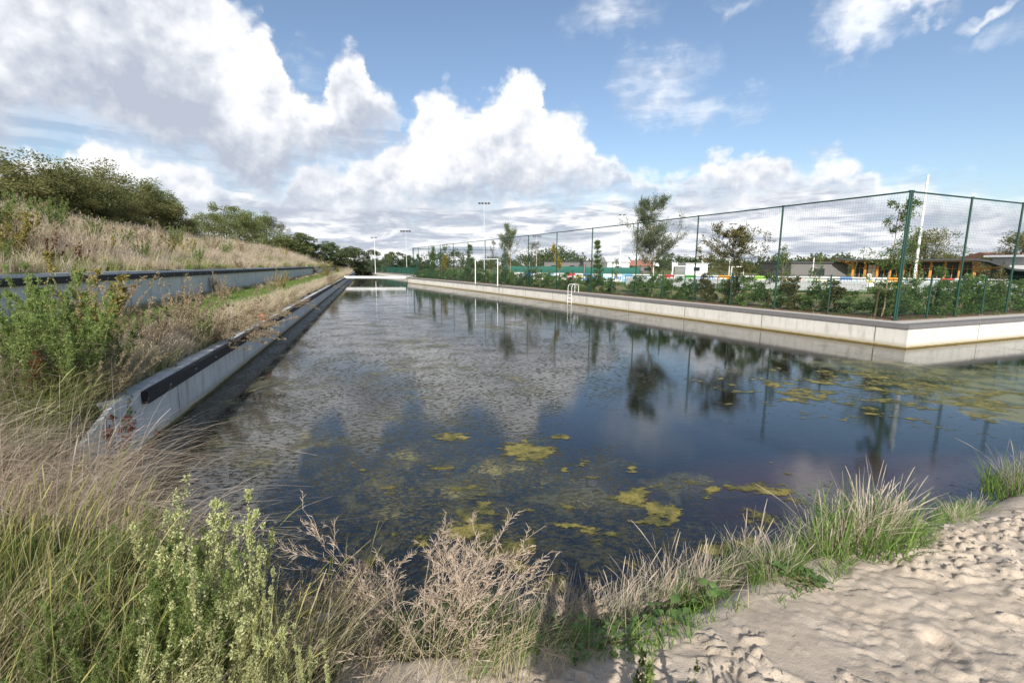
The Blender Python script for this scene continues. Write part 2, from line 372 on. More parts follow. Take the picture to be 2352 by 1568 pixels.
M['straw'] = leafmat('dry_grass', [(0.389, 0.319, 0.185), (0.518, 0.441, 0.267), (0.605, 0.529, 0.349), (0.432, 0.386, 0.195)], .35, .75, .2)
M['straw_pink'] = leafmat('pinkish_dry_grass', [(0.483, 0.389, 0.294), (0.63, 0.525, 0.41), (0.714, 0.609, 0.493)], 0.5, .75, .2)
M['straw_mix'] = leafmat('half_dry_grass', [(.12, .17, .04), (.20, .25, .075), (.36, .34, .15), (.46, .41, .24)], .35, .7, .2)
M['grass_green'] = leafmat('green_grass', [(0.084, 0.156, 0.024), (0.132, 0.24, 0.042), (0.204, 0.324, 0.072), (0.3, 0.372, 0.12)], 0.5, .6, .25)
M['grass_dark'] = leafmat('dark_green_grass', [(0.035, 0.056, 0.017), (0.07, 0.098, 0.028), (0.126, 0.14, 0.049)], 0.45, .7, .2)  # deeper green blades for the undergrowth and the dark curly weeds
M['stem_yellow'] = leafmat('yellow_green_stems', [(.26, .30, .07), (.42, .40, .12), (.5, .44, .17), (.55, .47, .3)], .35, .7, .2)
M['broad'] = leafmat('broad_leaves', [(.07, .13, .03), (.12, .20, .06), (.18, .26, .10)], .35, .5, .35)
M['stem'] = plain('weed_stem', (.20, .19, .08), .8, .2)
M['stem_dry'] = plain('dry_stem', (.30, .21, .14), .9, .1)
M['pink'] = leafmat('pink_flowers', [(.5, .22, .24), (.6, .32, .34)], .3)

# ------------------------------------------------------------------ plan of the place (metres; z=0 is the paved quay)
WZ = -.82
_q = np.polyfit([76, 35.4, 22.87, 16.25], [-16.6, 4.3, 10.75, 13.4], 2)
def RX(y): return np.polyval(_q, y)                      # canal edge of the quay on the right
SHORE = np.array([(-51.5, 160), (-5.32, 6.2), (-5.0, 5.7), (-4.3, 5.3), (-3.4, 4.5), (-2.6, 3.75), (-1.8, 3.2), (-.9, 3.0), (.26, 3.1), (1.19, 3.42), (2.15, 3.95), (3.3, 4.5), (4.5, 4.95), (7.0, 6.15), (12, 8.6), (25, 14.6), (60, 30)])
def shore_d(x, y):
    """signed distance to the waterline, positive on land"""
    best = np.full(np.shape(x), 1e9); sg = np.ones(np.shape(x))
    for (ax, ay), (bx, by) in zip(SHORE[:-1], SHORE[1:]):
        dx, dy = bx-ax, by-ay; t = np.clip(((x-ax)*dx+(y-ay)*dy)/(dx*dx+dy*dy), 0, 1)
        d = np.hypot(x-ax-t*dx, y-ay-t*dy); cr_ = dx*(y-ay)-dy*(x-ax)
        sg = np.where(d < best, np.where(cr_ > 0, -1, 1), sg); best = np.minimum(best, d)
    return best*sg
def ground_h(x, y):
    x = np.asarray(x, float); y = np.asarray(y, float); s = x+.3*y
    n = fbm(x*.8, y*.8, 4, 3)-.5; nb = fbm(x*.15, y*.15, 3, 5)-.5
    d = shore_d(x, y) + .18*(fbm(x*2.2, y*2.2, 3, 8)-.5)
    # near bank: beach, little bluff, gentle sand rise
    beach = .05*sst(x, 3.0, 4.2)
    land = WZ + .32*sst(d, .0, .5-.2*0) + .16*np.clip(d-.3, 0, 6)**.9 + .05*n
    land = np.minimum(land, .12+.08*n)
    land = land - .16*sst(x, 3.2, 4.2)*sst(d, .75, .1)*1.
    bed = WZ - .05 + .16*np.minimum(d, 0)*1.1
    bed = np.maximum(bed, -1.75+.1*nb) + .04*n
    bed = bed + np.clip(-d, 0, 1.4)*.17*np.exp(-(((x-4.3)/2.6)**2+((y-5.8)/1.5)**2))
    bed = np.minimum(bed, WZ-.07)
    near = np.where(d > 0, land, bed)
    # terrace between the two left walls
    terr = .10 + .10*sst(s, -3.45, -4.6) + .14*n + .1*sst(s, -6.5, -8.6)
    kt = sst(-s, 3.50, 3.70)*sst(y, 4.3, 6.1)
    h = near*(1-kt) + terr*kt
    # hill behind the upper wall
    up = 1.52 + 2.8*sst(-s, 7.5, 21.5) + .35*n + .6*nb*sst(-s, 9, 14) - 1.6*sst(-s, 22, 45)
    far = sst(y, 150, 330); up = up*(1-far) + .3*far
    h = np.where(s < -8.72, up, h)
    h = np.where((y > 165) & (s >= -8.72), -.08, h)
    h = np.where((x < -500) | (y > 700), np.minimum(h, .2), h)
    return h
def gz(x, y): return float(ground_h(np.array([x]), np.array([y]))[0])
def grid_mesh(name, S, Y, hf, skew=.3, smooth=True, zoff=0.):
    SS, YY = np.meshgrid(S, Y); XX = SS - skew*YY; ZZ = hf(XX, YY)+zoff
    V = np.stack([XX, YY, ZZ], -1).reshape(-1, 3); nx = len(S); ny = len(Y)
    i = np.arange(nx-1)[None]+np.arange(ny-1)[:, None]*nx
    return mesh(name, V, np.stack([i, i+1, i+1+nx, i+nx], -1).reshape(-1, 4), smooth)
def uniq(*a): return np.unique(np.round(np.concatenate(a), 4))
S = uniq(-np.geomspace(24, 4000, 40), np.arange(-24, -9, .4), [-8.9, -8.73, -8.71], np.arange(-8.5, -3.5, .22), [-3.53, -3.73], np.arange(-3.3, 9, .16), np.geomspace(9, 4000, 60))
Yg = uniq([-4000, -500, -60, -20, -8, -4], np.arange(-3, 12, .16), np.arange(12, 80, .8), np.geomspace(80, 5000, 60), [164.9, 165.1])

# ground colour: straw and soil on land, sand at the near shore, dark silt with weed under water
def ground_mat():
    m_, t = mat('ground'); pos = t.node('ShaderNodeNewGeometry', out=None).outputs['Position']
    s = t.node('ShaderNodeSeparateXYZ', (pos,), out=None).outputs
    n1 = t.noise(pos, .6, 5); n2 = t.noise(pos, 6, 6, .65); n3 = t.noise(pos, 45, 4, .7)
    soil = t.mix(t.step(t.m('ADD', n1, t.m('MULTIPLY', n2, .6)), .6, .95), (.10, .075, .045), (.07, .085, .025))
    soil = t.mix(t.m('MULTIPLY', n3, .6), soil, (.22, .17, .10))
    wst = t.m('ADD', s[0], t.m('MULTIPLY', s[1], .3))
    gr = t.mix(t.step(t.m('ADD', wst, t.m('MULTIPLY', n1, 2.)), -8.2, -7.4), soil, (.11, .17, .03))
    gr = t.mix(t.step(wst, -5.2, -4.7), gr, soil)
    gr = t.mix(t.m('MULTIPLY', t.step(wst, -8.6, -8.9), 1.), gr, t.mix(n2, (.30, .225, .15), (.17, .16, .06)))
    sand = t.mix(t.step(n2, .35, .7), (.33, .255, .195), (.40, .32, .25))
    near = t.m('MULTIPLY', t.step(s[0], 1.2, 3.2), t.step(s[1], 13, 8))
    gr = t.mix(near, gr, sand)
    silt = t.mix(t.step(n2, .42, .66), (.006, .007, .005), (.030, .028, .011))
    rsand = t.mix(t.step(n2, .3, .7), (.50, .23, .14), (.60, .31, .20))
    # sandy bottom shows in one shallow stretch off the beach
    dc = t.v('LENGTH', t.v('MULTIPLY', t.v('SUBTRACT', pos, (5.0, 5.9, 0)), (.32, .55, 0)), out=1)
    under = t.mix(t.step(t.m('ADD', dc, t.m('MULTIPLY', t.m('SUBTRACT', n1, .5), .9)), 1.35, .65), silt, rsand)
    c = t.mix(t.step(s[2], WZ+.0, WZ-.04), gr, under)
    out(t, principled(t, c, .95, .1, bump(t, t.m('ADD', n2, t.m('MULTIPLY', n3, .4)), .6, .03))); return m_
M['ground'] = ground_mat()
go = obj('ground', grid_mesh('ground', S, Yg, lambda x, y: ground_h(x, y) - .09*((x > -.8) & (x < 9) & (y > -.5) & (y < 6.2) & (ground_h(x, y) > WZ-.4))), M['ground']); tag(go, kind='structure')

# sand with trodden footprints
def sand_h(x, y):
    h = ground_h(x, y); rng = np.random.default_rng(5)
    d = shore_d(x, y); k = sst(d, .45, .9)
    f = np.zeros_like(h)
    for i in range(80):
        px = rng.uniform(-.6, 8.5); py = rng.uniform(.4, 6.2); a = rng.uniform(0, math.pi) if i % 3 else R(25)+rng.normal(0, .3)
        l, w_, dep = rng.uniform(.13, .19), rng.uniform(.05, .08), rng.uniform(.018, .040)
        sel = (np.abs(x-px) < .5) & (np.abs(y-py) < .5)
        if not sel.any(): continue
        xs = x[sel]-px; ys = y[sel]-py; u = xs*math.cos(a)+ys*math.sin(a); v_ = -xs*math.sin(a)+ys*math.cos(a)
        wob = .25*(vnoise(xs*14+i, ys*14, i)-.5)
        r = np.hypot(u/l, v_/(w_*(1.1+.25*np.sign(u)*np.minimum(abs(u)/l, 1)))) + wob
        tilt = .6+.5*u/l
        f[sel] += -dep*sst(r, 1.04, .84)*tilt + dep*.38*np.exp(-((r-1.28)/.22)**2)*(.5+vnoise(xs*25, ys*25, i))
    m1 = fbm(x*1.3, y*1.3, 3, 21)
    lump = np.abs(fbm(x*9, y*9, 4, 31)-.5)*2; cr_ = np.clip(fbm(x*22, y*22, 3, 41)-.55, 0, 1)
    crumb = vnoise(x*30, y*34, 71)*(.4+.8*vnoise(x*11+5, y*11, 72)); f += -.022*(1-lump)**5*sst(m1, .45, .62) + .03*cr_*sst(fbm(x*2.3, y*2.3, 3, 55), .47, .58) + .036*sst(crumb, .42, .58)*sst(fbm(x*1.5, y*1.5, 3, 56), .46, .56) + .05*(fbm(x*1.2, y*1.2, 2, 61)-.5) + .006*(fbm(x*30, y*30, 2, 63)-.5)
    return h + f*k + .004
xs = np.arange(-1.0, 9.0, .0175); ys = np.concatenate([np.arange(-.6, 1.2, .05), np.arange(1.2, 6.2, .0175)])
m_, t = mat('sand'); pos = t.node('ShaderNodeNewGeometry', out=None).outputs['Position']
n1 = t.noise(pos, 2.2, 5, .6); n2 = t.noise(pos, 90, 3, .7); n3 = t.noise(pos, 12, 5, .65)
c = t.mix(t.step(n1, .3, .7), (.39, .325, .255), (.49, .415, .335)); c = t.mix(t.m('MULTIPLY', t.step(n2, .5, .75), .35), c, (.20, .15, .11))
c = t.mix(t.m('MULTIPLY', t.step(n3, .60, .74), .45), c, (.17, .13, .09))
out(t, principled(t, c, .95, .1, bump(t, t.m('ADD', n2, t.m('MULTIPLY', n3, 1.2)), .5, .012))); M['sand'] = m_
XX, YY = np.meshgrid(xs, ys); ZZ = sand_h(XX, YY); nx = len(xs)
i = np.arange(nx-1)[None]+np.arange(len(ys)-1)[:, None]*nx
Fq = np.stack([i, i+1, i+1+nx, i+nx], -1).reshape(-1, 4)
dd = shore_d(XX, YY).ravel(); Fq = Fq[(dd[Fq] > .04).all(1)]
sand = obj('sand', mesh('sand', np.stack([XX, YY, ZZ], -1).reshape(-1, 3), Fq, True), M['sand']); tag(sand, kind='structure')

# ------------------------------------------------------------------ water
def water_mat():
    m_, t = mat('canal_water'); pos = t.node('ShaderNodeNewGeometry', out=None).outputs['Position']
    s = t.node('ShaderNodeSeparateXYZ', (pos,), out=None).outputs
    dist = t.v('LENGTH', pos, out=1)
    rip = t.noise(t.v('MULTIPLY', pos, (1., 2.4, 1)), 7, 4, .55)
    rip2 = t.noise(t.v('MULTIPLY', pos, (1., 2., 1)), 24, 3, .6)
    hgt = t.m('ADD', rip, t.m('MULTIPLY', rip2, .35))
    # coverage: where the weed reaches the surface
    patch = t.noise(pos, .32, 5, .6, .4); patch2 = t.noise(t.v('ADD', pos, (40, 7, 0)), 1.1, 6, .62, .3)
    fine = t.noise(t.v('MULTIPLY', pos, (1., 1.5, 1)), 16, 8, .72); fine2 = t.noise(pos, 48, 3, .7)
    ymid = t.step(s[1], 9.5, 16.)                                  # denser towards the far end
    lft = t.m('MULTIPLY', t.step(t.m('SUBTRACT', s[0], t.m('MULTIPLY', s[1], .10)), .6, -2.), 1.)
    clear = t.v('LENGTH', t.v('MULTIPLY', t.v('SUBTRACT', pos, (4.6, 7.9, 0)), (.21, .40, 0)), out=1)
    clear = t.step(t.m('ADD', clear, t.m('MULTIPLY', t.m('SUBTRACT', patch2, .5), .9)), 1.0, .65)
    rarm = t.m('MULTIPLY', t.step(t.m('ADD', s[0], t.m('MULTIPLY', t.m('SUBTRACT', patch2, .5), 3.)), 7.0, 9.6), t.m('MULTIPLY', t.step(s[1], 6.5, 8.6), t.step(s[1], 15.5, 11.5)))
    cov = t.m('ADD', .365, t.m('MULTIPLY', t.m('SUBTRACT', patch, .5), .6))
    cov = t.m('ADD', cov, t.m('MULTIPLY', t.m('SUBTRACT', patch2, .5), .55))
    cov = t.m('ADD', cov, t.m('MULTIPLY', lft, .075))
    cov = t.m('ADD', cov, t.m('MULTIPLY', ymid, -.015))
    cov = t.m('ADD', cov, t.m('MULTIPLY', rarm, .20))
    nearw = t.m('MULTIPLY', t.step(s[1], 7.5, 4.5), .03)
    cov = t.m('SUBTRACT', t.m('ADD', cov, nearw), t.m('MULTIPLY', clear, .5))
    f = t.m('ADD', t.m('MULTIPLY', fine, .7), t.m('MULTIPLY', fine2, .3))
    dust = t.noise(t.v('ADD', t.v('MULTIPLY', pos, (1., 1.9, 1)), (9, 3, 0)), 8.5, 7, .72)
    dl = t.step(t.m('SUBTRACT', s[0], t.m('MULTIPLY', s[1], .22)), 2.6, -.6)
    dth = t.m('SUBTRACT', .60, t.m('ADD', t.m('MULTIPLY', dl, .085), t.m('MULTIPLY', t.m('SUBTRACT', patch2, .5), .22)))
    dth = t.m('ADD', t.m('ADD', dth, t.m('MULTIPLY', clear, .10)), t.m('MULTIPLY', t.step(s[1], 22, 50), .03))
    dmask = t.step(dust, dth, t.m('ADD', dth, .012))
    oliv = t.noise(t.v('ADD', pos, (3, 11, 0)), 1.5, 6, .66, .5)
    oliv = t.m('MULTIPLY', t.step(t.m('ADD', oliv, t.m('MULTIPLY', t.m('SUBTRACT', f, .5), .35)), .50, .62), t.m('MULTIPLY', t.step(s[1], 7.5, 5.2), t.step(clear, .7, .2)))
    th = t.m('SUBTRACT', 1.0, cov)
    mask = t.step(f, t.m('ADD', th, -.015), t.m('ADD', th, .03))
    # under-surface weed: dark filaments just below
    sub = t.step(f, t.m('ADD', th, -.20), t.m('ADD', th, .02))
    colN = t.noise(pos, 2.2, 5, .6)
    ac = t.mix(t.step(t.m('ADD', colN, t.m('MULTIPLY', rarm, .12)), .50, .68), (.085, .080, .048), (.24, .21, .08))
    ac = t.mix(t.m('MULTIPLY', t.step(fine2, .45, .7), .5), ac, (.045, .045, .03))
    ac = t.mix(t.m('MULTIPLY', rarm, .35), ac, (.10, .15, .09))
    bn = bump(t, hgt, .055, .05)
    bn.node.inputs['Strength'].default_value = .016
    fr = t.node('ShaderNodeFresnel', {'IOR': 1.7, 'Normal': bn})
    tr = t.node('ShaderNodeBsdfTransparent', ((.84, .66, .58, 1),))
    dk = t.node('ShaderNodeBsdfDiffuse', ((.020, .022, .013, 1), .5))
    dk2 = t.node('ShaderNodeBsdfDiffuse', (t.mix(t.step(fine2, .4, .62), (.10, .088, .020), (.035, .034, .014)),))
    body = t.node('ShaderNodeMixShader', (t.m('MULTIPLY', sub, .6), tr, dk)); body = t.node('ShaderNodeMixShader', (t.m('MULTIPLY', oliv, .8), body, dk2))
    gl = t.node('ShaderNodeBsdfAnisotropic', {'Color': (1, 1, 1, 1), 'Roughness': .005, 'Normal': bn})
    wat = t.node('ShaderNodeMixShader', (fr, body, gl))
    alg = principled(t, ac, .6, .35, bump(t, f, .8, .02))
    # reflected sheen stays between the fronds when seen flat
    wat = t.node('ShaderNodeMixShader', (t.m('MULTIPLY', dmask, t.m('SUBTRACT', 1., t.m('MULTIPLY', t.step(s[1], 14, 45), .55))), wat, principled(t, t.mix(colN, (.016, .017, .010), (.060, .054, .030)), .6, .35)))
    out(t, t.node('ShaderNodeMixShader', (t.m('MULTIPLY', mask, t.m('SUBTRACT', 1., t.m('MULTIPLY', fr, .45))), wat, alg)))
    return m_
M['water'] = water_mat()
b = MB(); b.add([(-80, -1, WZ), (120, -1, WZ), (120, 170, WZ), (-80, 170, WZ)], [(0, 1, 2, 3)])
w = b.build('water', M['water']); tag(w, kind='structure')

# floating yellow algae mats: ragged sheets lying on the water
def algae():
    h = .022
    X, Y = np.meshgrid(np.arange(-3.2, 14, h), np.arange(3.1, 15, h))
    m1 = np.full(X.shape, -1.)
    for (px, py, rx, ry, k) in [(1040, 1005, 45, 9, 1), (1215, 1030, 70, 28, .9), (1290, 1005, 40, 7, .8), (1440, 1135, 52, 26, 1.25), (900, 1133, 38, 9, .9), (1000, 1160, 70, 30, .65), (1120, 1170, 90, 40, .6), (940, 1172, 28, 11, 1), (1300, 1120, 34, 22, .9), (1355, 1225, 34, 32, 1), (1100, 1225, 90, 30, .8), (1190, 1255, 110, 26, .75), (640, 1240, 50, 34, .7), (1630, 1130, 40, 14, .8), (1770, 1130, 60, 26, .9), (1760, 1185, 60, 30, .9), (1450, 1075, 26, 10, .9), (1560, 1110, 60, 14, .6), (1500, 1190, 60, 18, .7), (1930, 895, 230, 36, .42), (2030, 870, 90, 20, .9), (2230, 920, 160, 46, .32), (1280, 1330, 80, 30, .7), (1450, 1300, 50, 30, .8), (1640, 1265, 40, 16, .7), (850, 1300, 60, 26, .5), (1040, 1120, 50, 16, .7)] + [(random.Random(i*3+1).uniform(820, 1820), random.Random(i*7+2).uniform(1060, 1310), random.Random(i*5+3).uniform(14, 40), random.Random(i*11+4).uniform(6, 17), random.Random(i*13+5).uniform(.5, .95)) for i in range(46)]:
        c0 = gp(px, py, WZ); ex = abs(gp(px+rx, py, WZ)[0]-c0[0]); ey = max(abs(gp(px, py-ry, WZ)[1]-c0[1]), .05)
        sel = (abs(X-c0[0]) < ex*1.6) & (abs(Y-c0[1]) < ey*1.6)
        r = np.hypot((X-c0[0])/ex, (Y-c0[1])/ey)
        m1 = np.where(sel, np.maximum(m1, k*(1-r)), m1)
    n = fbm(X*2.3, Y*3.2, 6, 77); n2 = fbm(X*9, Y*14, 4, 78)
    keep = (m1 + 2.4*(n-.5) + .9*(n2-.5) > .08) & (m1 > -.25)
    ny, nx = X.shape; q = keep[:-1, :-1]
    Z = WZ + .004 + .008*np.clip(n2-.35, 0, 1) 
    i = (np.arange(nx-1)[None]+np.arange(ny-1)[:, None]*nx)[q]
    Fc = np.stack([i, i+1, i+1+nx, i+nx], -1)
    us, inv = np.unique(Fc, return_inverse=True); jit = np.random.default_rng(3).normal(0, h*.3, (len(us), 3))*[1, 1, .03]
    V = np.stack([X, Y, Z], -1).reshape(-1, 3)[us]+jit
    ed = np.clip((m1 + 2.4*(n-.5) + 1.2*(n2-.5) - .08)*.9, 0, 1).ravel()[us]
    m_, t = mat('algae'); pos = t.node('ShaderNodeNewGeometry', out=None).outputs['Position']
    a = t.noise(pos, 3.5, 6, .65); a2 = t.noise(t.v('MULTIPLY', pos, (1, 1.5, 1)), 6.5, 5, .6); f = t.noise(t.v('MULTIPLY', pos, (1, 1.6, 1)), 34, 6, .8)
    c = t.mix(t.step(a, .35, .65), (.10, .10, .03), (.33, .27, .07)); c = t.mix(t.m('MULTIPLY', t.step(f, .42, .62), .7), c, (.06, .062, .025))
    eg = t.node('ShaderNodeAttribute', out=None, attribute_name='edge').outputs['Fac']
    al = t.step(t.m('ADD', t.m('ADD', f, t.m('MULTIPLY', t.m('SUBTRACT', a2, .5), 1.1)), t.m('MULTIPLY', t.m('SUBTRACT', eg, .38), .50)), .43, .58)
    sh = t.node('ShaderNodeMixShader', (al, t.node('ShaderNodeBsdfTransparent', ((1, 1, 1, 1),)), principled(t, c, .7, .3, bump(t, f, .9, .02))))
    out(t, sh)
    me_ = mesh('floating_algae', V, inv.reshape(Fc.shape), True); at_ = me_.attributes.new('edge', 'FLOAT', 'POINT'); at_.data.foreach_set('value', ed.astype(np.float32))
    o = obj('floating_algae', me_, m_); tag(o, kind='stuff')
algae()

# ------------------------------------------------------------------ left walls
def lw(y, s=-3.45): return (s-.3*y, y)
NL = np.array([.958, .287])                              # from the left bank towards the water (offset right of a path running away)
# lower wall: path runs away from the camera; + offset = towards the water
wl = empty('canal_wall', (*lw(7), 0)); tag(wl, 'shaded grey concrete canal wall along the left edge of the water', 'retaining wall')
def rel(root, mb):
    l = np.array(root.location); mb.v = [tuple(np.array(v)-l) for v in mb.v]; return mb
b = MB(); ys_ = [6.2, 6.9, 12, 30, 60, 110, 163]
b.sweep([lw(y) for y in ys_], [(0, -1.9), (0, .05), (-.32, .05), (-.32, -1.9)])
# low ramped end of the wall running back into the bank
p0, p1 = lw(6.2), (lw(4.75)[0]-.05, 4.75)
b.add([(*p0, -1.9), (*p0, .05), (p0[0]-.06, p0[1]-.02, .05), (p0[0]-.06, p0[1]-.02, -1.9), (*p1, -1.9), (*p1, -.5), (p1[0]-.06, p1[1]-.02, -.5), (p1[0]-.06, p1[1]-.02, -1.9)],
      [(0, 4, 5, 1), (1, 5, 6, 2), (2, 6, 7, 3), (4, 7, 6, 5)])
rel(wl, b).build('wall_face', M['conc_l'], wl)
b = MB(); b.sweep([lw(y) for y in (6.9, 30, 60, 110, 163)], [(.003, -.17), (.095, -.17), (.095, .015), (.003, .015)]); rel(wl, b).build('timber_beam', M['timber'], wl)
b = MB()
for i in range(40):
    y = 7.7+i*1.2; x, y2 = lw(y); x += .096*.958; y2 += .096*.287
    b.tube([(x-.004, y2, -.075), (x+.008, y2+.003, -.075)], .016, 8)
rel(wl, b).build('bolt', M['bolt'], wl)
# upper wall
wu = empty('terrace_wall', (*lw(10, -8.7), 0)); tag(wu, 'upper grey concrete retaining wall at the foot of the grassy slope', 'retaining wall')
def uw(y): return (-8.7-.3*y, y)
b = MB(); b.sweep([uw(y) for y in (-2, 20, 60, 110, 160)], [(0, -.4), (0, 1.62), (-.30, 1.62), (-.30, -.4)]); rel(wu, b).build('wall_face', M['conc_u'], wu)
b = MB(); b.sweep([uw(y) for y in (-2, 20, 60, 110, 160)], [(.003, 1.33), (.10, 1.33), (.10, 1.52), (.003, 1.52)]); rel(wu, b).build('timber_beam', M['timber'], wu)
b = MB()
for i in range(60):
    y = 6.+i*1.1; x, y2 = uw(y); x += .101*.958; y2 += .101*.287
    b.tube([(x-.004, y2, 1.425), (x+.008, y2+.003, 1.425)], .018, 8)
rel(wu, b).build('bolt', M['bolt'], wu)

# ------------------------------------------------------------------ right quay
yq = [76, 68, 60, 52, 44, 35.4, 29, 22.87, 19.5, 16.25]
QP = [(RX(y), y) for y in yq]; D2 = np.array([.925, .38]); D2 /= np.linalg.norm(D2)
cor = np.array(QP[-1]); QR = [tuple(cor + D2*k) for k in (12, 40, 110)]
path = QP + QR                                           # comes towards the camera, turns right; - offset = landward (left of travel is land)
far_path = [(-50.5, 161), (-35, 128), (-20.3, 97), (-17.6, 84), QP[0]]
fullp = far_path[:-1] + path
q = empty('quay_wall', (*cor, 0)); tag(q, 'sunlit pale concrete quay wall around the right-hand corner of the canal', 'retaining wall')
b = MB(); b.sweep(far_path[:-1] + path[:10], [(0, -1.9), (0, -.13), (-.35, -.13), (-.35, -1.9)]); rel(q, b).build('wall_face', M['conc_r'], q)
b = MB(); b.sweep(path[9:], [(0, -1.9), (0, -.13), (-.35, -.13), (-.35, -1.9)]); rel(q, b).build('wall_face', M['conc_r2'], q)
b = MB(); b.sweep(fullp, [(.05, -.13), (.05, .004), (-.32, .004), (-.32, -.13)]); rel(q, b).build('coping', M['coping'], q)
# paved strip and planting bed and land behind
def strip(name, a, c_, z, mt, pts=fullp):
    b = MB(); b.sweep(pts, [(a, z), (c_, z)], closed=False); o = b.build(name, mt); tag(o, kind='structure'); return o
m_, t = mat('paving'); pos = t.node('ShaderNodeNewGeometry', out=None).outputs['Position']
n = t.noise(pos, 1.5, 6, .6); n2 = t.noise(pos, 60, 3, .6); n3 = t.noise(pos, 7, 5, .7)
c = t.mix(n, (.40, .375, .34), (.50, .475, .44)); c = t.mix(t.m('MULTIPLY', t.step(n3, .5, .75), .4), c, (.26, .23, .19)); c = t.mix(t.m('MULTIPLY', n2, .25), c, (.2, .19, .17))
out(t, principled(t, c, .9, .15)); M['paving'] = m_
strip('pavement', -1.0, -.318, 0.0, M['paving'])
m_, t = mat('mulch'); pos = t.node('ShaderNodeNewGeometry', out=None).outputs['Position']
n = t.noise(pos, 3, 5); n2 = t.noise(pos, 28, 6, .75)
c = t.mix(t.step(n2, .35, .65), (.06, .038, .025), (.20, .14, .095)); out(t, principled(t, c, .95, .1, bump(t, n2, 1., .03))); M['mulch'] = m_
def bed_strip():
    rng = np.random.default_rng(4); b = MB()
    b.sweep([p for p in fullp], [(-.92, -.02), (-1.05, .05), (-1.6, .07), (-2.3, .05), (-2.6, -.02)], closed=False)
    o = b.build('planting_bed', M['mulch']); tag(o, kind='structure')
bed_strip()
m_, t = mat('verge'); pos = t.node('ShaderNodeNewGeometry', out=None).outputs['Position']
n = t.noise(pos, .12, 5); n2 = t.noise(pos, 2.5, 5, .7)
c = t.mix(t.step(t.m('ADD', n, t.m('MULTIPLY', n2, .3)), .5, .8), (.10, .13, .04), (.22, .19, .10)); out(t, principled(t, c, .95, .1)); M['verge'] = m_
inner = [np.array(p) for p in fullp]
b = MB(); b.sweep(fullp, [(-2.5, -.012), (-3.5, -.012)], closed=False); V = b.v; ins = V[1::2]
outer = [(-60, 200), (-30, 5000), (4500, 5000), (4500, 60)]
loop = [tuple(v) for v in V[0::2]] + [(2000, V[-2][1]+760, -.012), (4500, 1900, -.012), (4500, 5000, -.012), (-30, 5000, -.012), (-58, 200, -.012)]
b = MB(); b.add(loop, [tuple(range(len(loop)))]); o = b.build('verge', M['verge']); tag(o, kind='structure')
# white footbridge slab
A = np.array([-25.6, 73.8]); B_ = np.array(QP[0])+[-.1, -.6]
b = MB(); d = B_-A; L = np.linalg.norm(d); c = (A+B_)/2; b.box((0, 0, .05), (L, 1.5, .30)); 
o = b.build('footbridge', M['white'], None, loc=(*c, 0), rz=math.atan2(d[1], d[0])); tag(o, 'low white slab footbridge crossing the far end of the canal', 'footbridge')

# ------------------------------------------------------------------ ball-stop fence
def off(pts, o):
    b = MB(); b.sweep(pts, [(o, 0), (o, 1)], closed=False); return [np.array(v[:2]) for v in b.v[0::2]]
def resample(pts, step, phase=0.):
    out_ = []; acc = phase
    for a, c_ in zip(pts[:-1], pts[1:]):
        a = np.array(a); c_ = np.array(c_); L = np.linalg.norm(c_-a)
        while acc < L: out_.append(a+(c_-a)*acc/L); acc += step
        acc -= L
    return out_
def fence(name, label, pts, H, Hlow, post_sp, rp=.038, cell=.10, far=False, short=True, top=True, rw=.0019, flip=False):
    root = empty(name, (*pts[0], 0)); l = np.array([*pts[0], 0.]); tag(root, label, 'fence')
    P = resample(pts, post_sp)
    if np.linalg.norm(P[-1]-pts[-1]) > 1.: P.append(np.array(pts[-1]))
    pm = MB().tube([(0, 0, 0), (0, 0, H)], rp, 8).box((0, 0, H+.01), (rp*2.3, rp*2.3, .03)).mesh('post')
    for p in P:
        obj('post', pm, M['green_steel'], root, loc=(p[0]-l[0], p[1]-l[1], 0))
    if short:
        sm = MB().tube([(0, 0, 0), (0, 0, Hlow+.03)], rp*.85, 8).mesh('short_post')
        for a, c_ in zip(P[:-1], P[1:]):
            m2 = (a+c_)/2; obj('short_post', sm, M['green_steel'], root, loc=(m2[0]-l[0], m2[1]-l[1], 0))
    if top:
        b = MB(); b.tube([(*(np.array(p)-l[:2]), H-.02) for p in pts], .030, 6); b.build('top_rail', M['green_steel'], root)
    # netting of real wires, held 5 cm behind the posts
    W = [np.array(p)-l[:2] for p in pts]; vs = resample(W, cell)
    A = np.array([(*p, .06) for p in vs]); B = np.array([(*p, H-.03) for p in vs]); parts = [prisms(A, B, rw, rw)]
    for z in np.arange(.1, H-.02, cell):
        A = np.array([(*p, z) for p in W[:-1]]); B = np.array([(*p, z) for p in W[1:]]); parts.append(prisms(A, B, rw, rw))
    V, Fc = join(*parts); obj('netting', mesh('netting', V, Fc), M['green_steel'], root)
    # heavier welded panels below
    if Hlow:
        vs = resample(W, .05 if not far else .10); A = np.array([(*p, .05) for p in vs]); B = np.array([(*p, Hlow) for p in vs]); parts = [prisms(A+[.02, .02, 0], B+[.02, .02, 0], .0024, .0024)]
        for z in list(np.arange(.06, Hlow, .20))+[Hlow]:
            A = np.array([(*p, z) for p in W[:-1]]); B = np.array([(*p, z) for p in W[1:]]); parts.append(prisms(A+[.02, .02, 0], B+[.02, .02, 0], .0045, .0045))
        V, Fc = join(*parts); obj('welded_mesh', mesh('welded_mesh', V, Fc), M['green_steel'], root)
    return root
fpL = off(path, -1.02)
ci = 9
fence('ball_fence', 'tall dark green netting fence running down the right quay towards the far end', [fpL[i] for i in range(ci, -1, -1)], 4.62, 1.62, 4.85)
fence('ball_fence', 'tall green netting fence turning right from the near quay corner', [fpL[ci]+D2*.12, fpL[ci]+D2*60], 4.62, 1.62, 3.75)
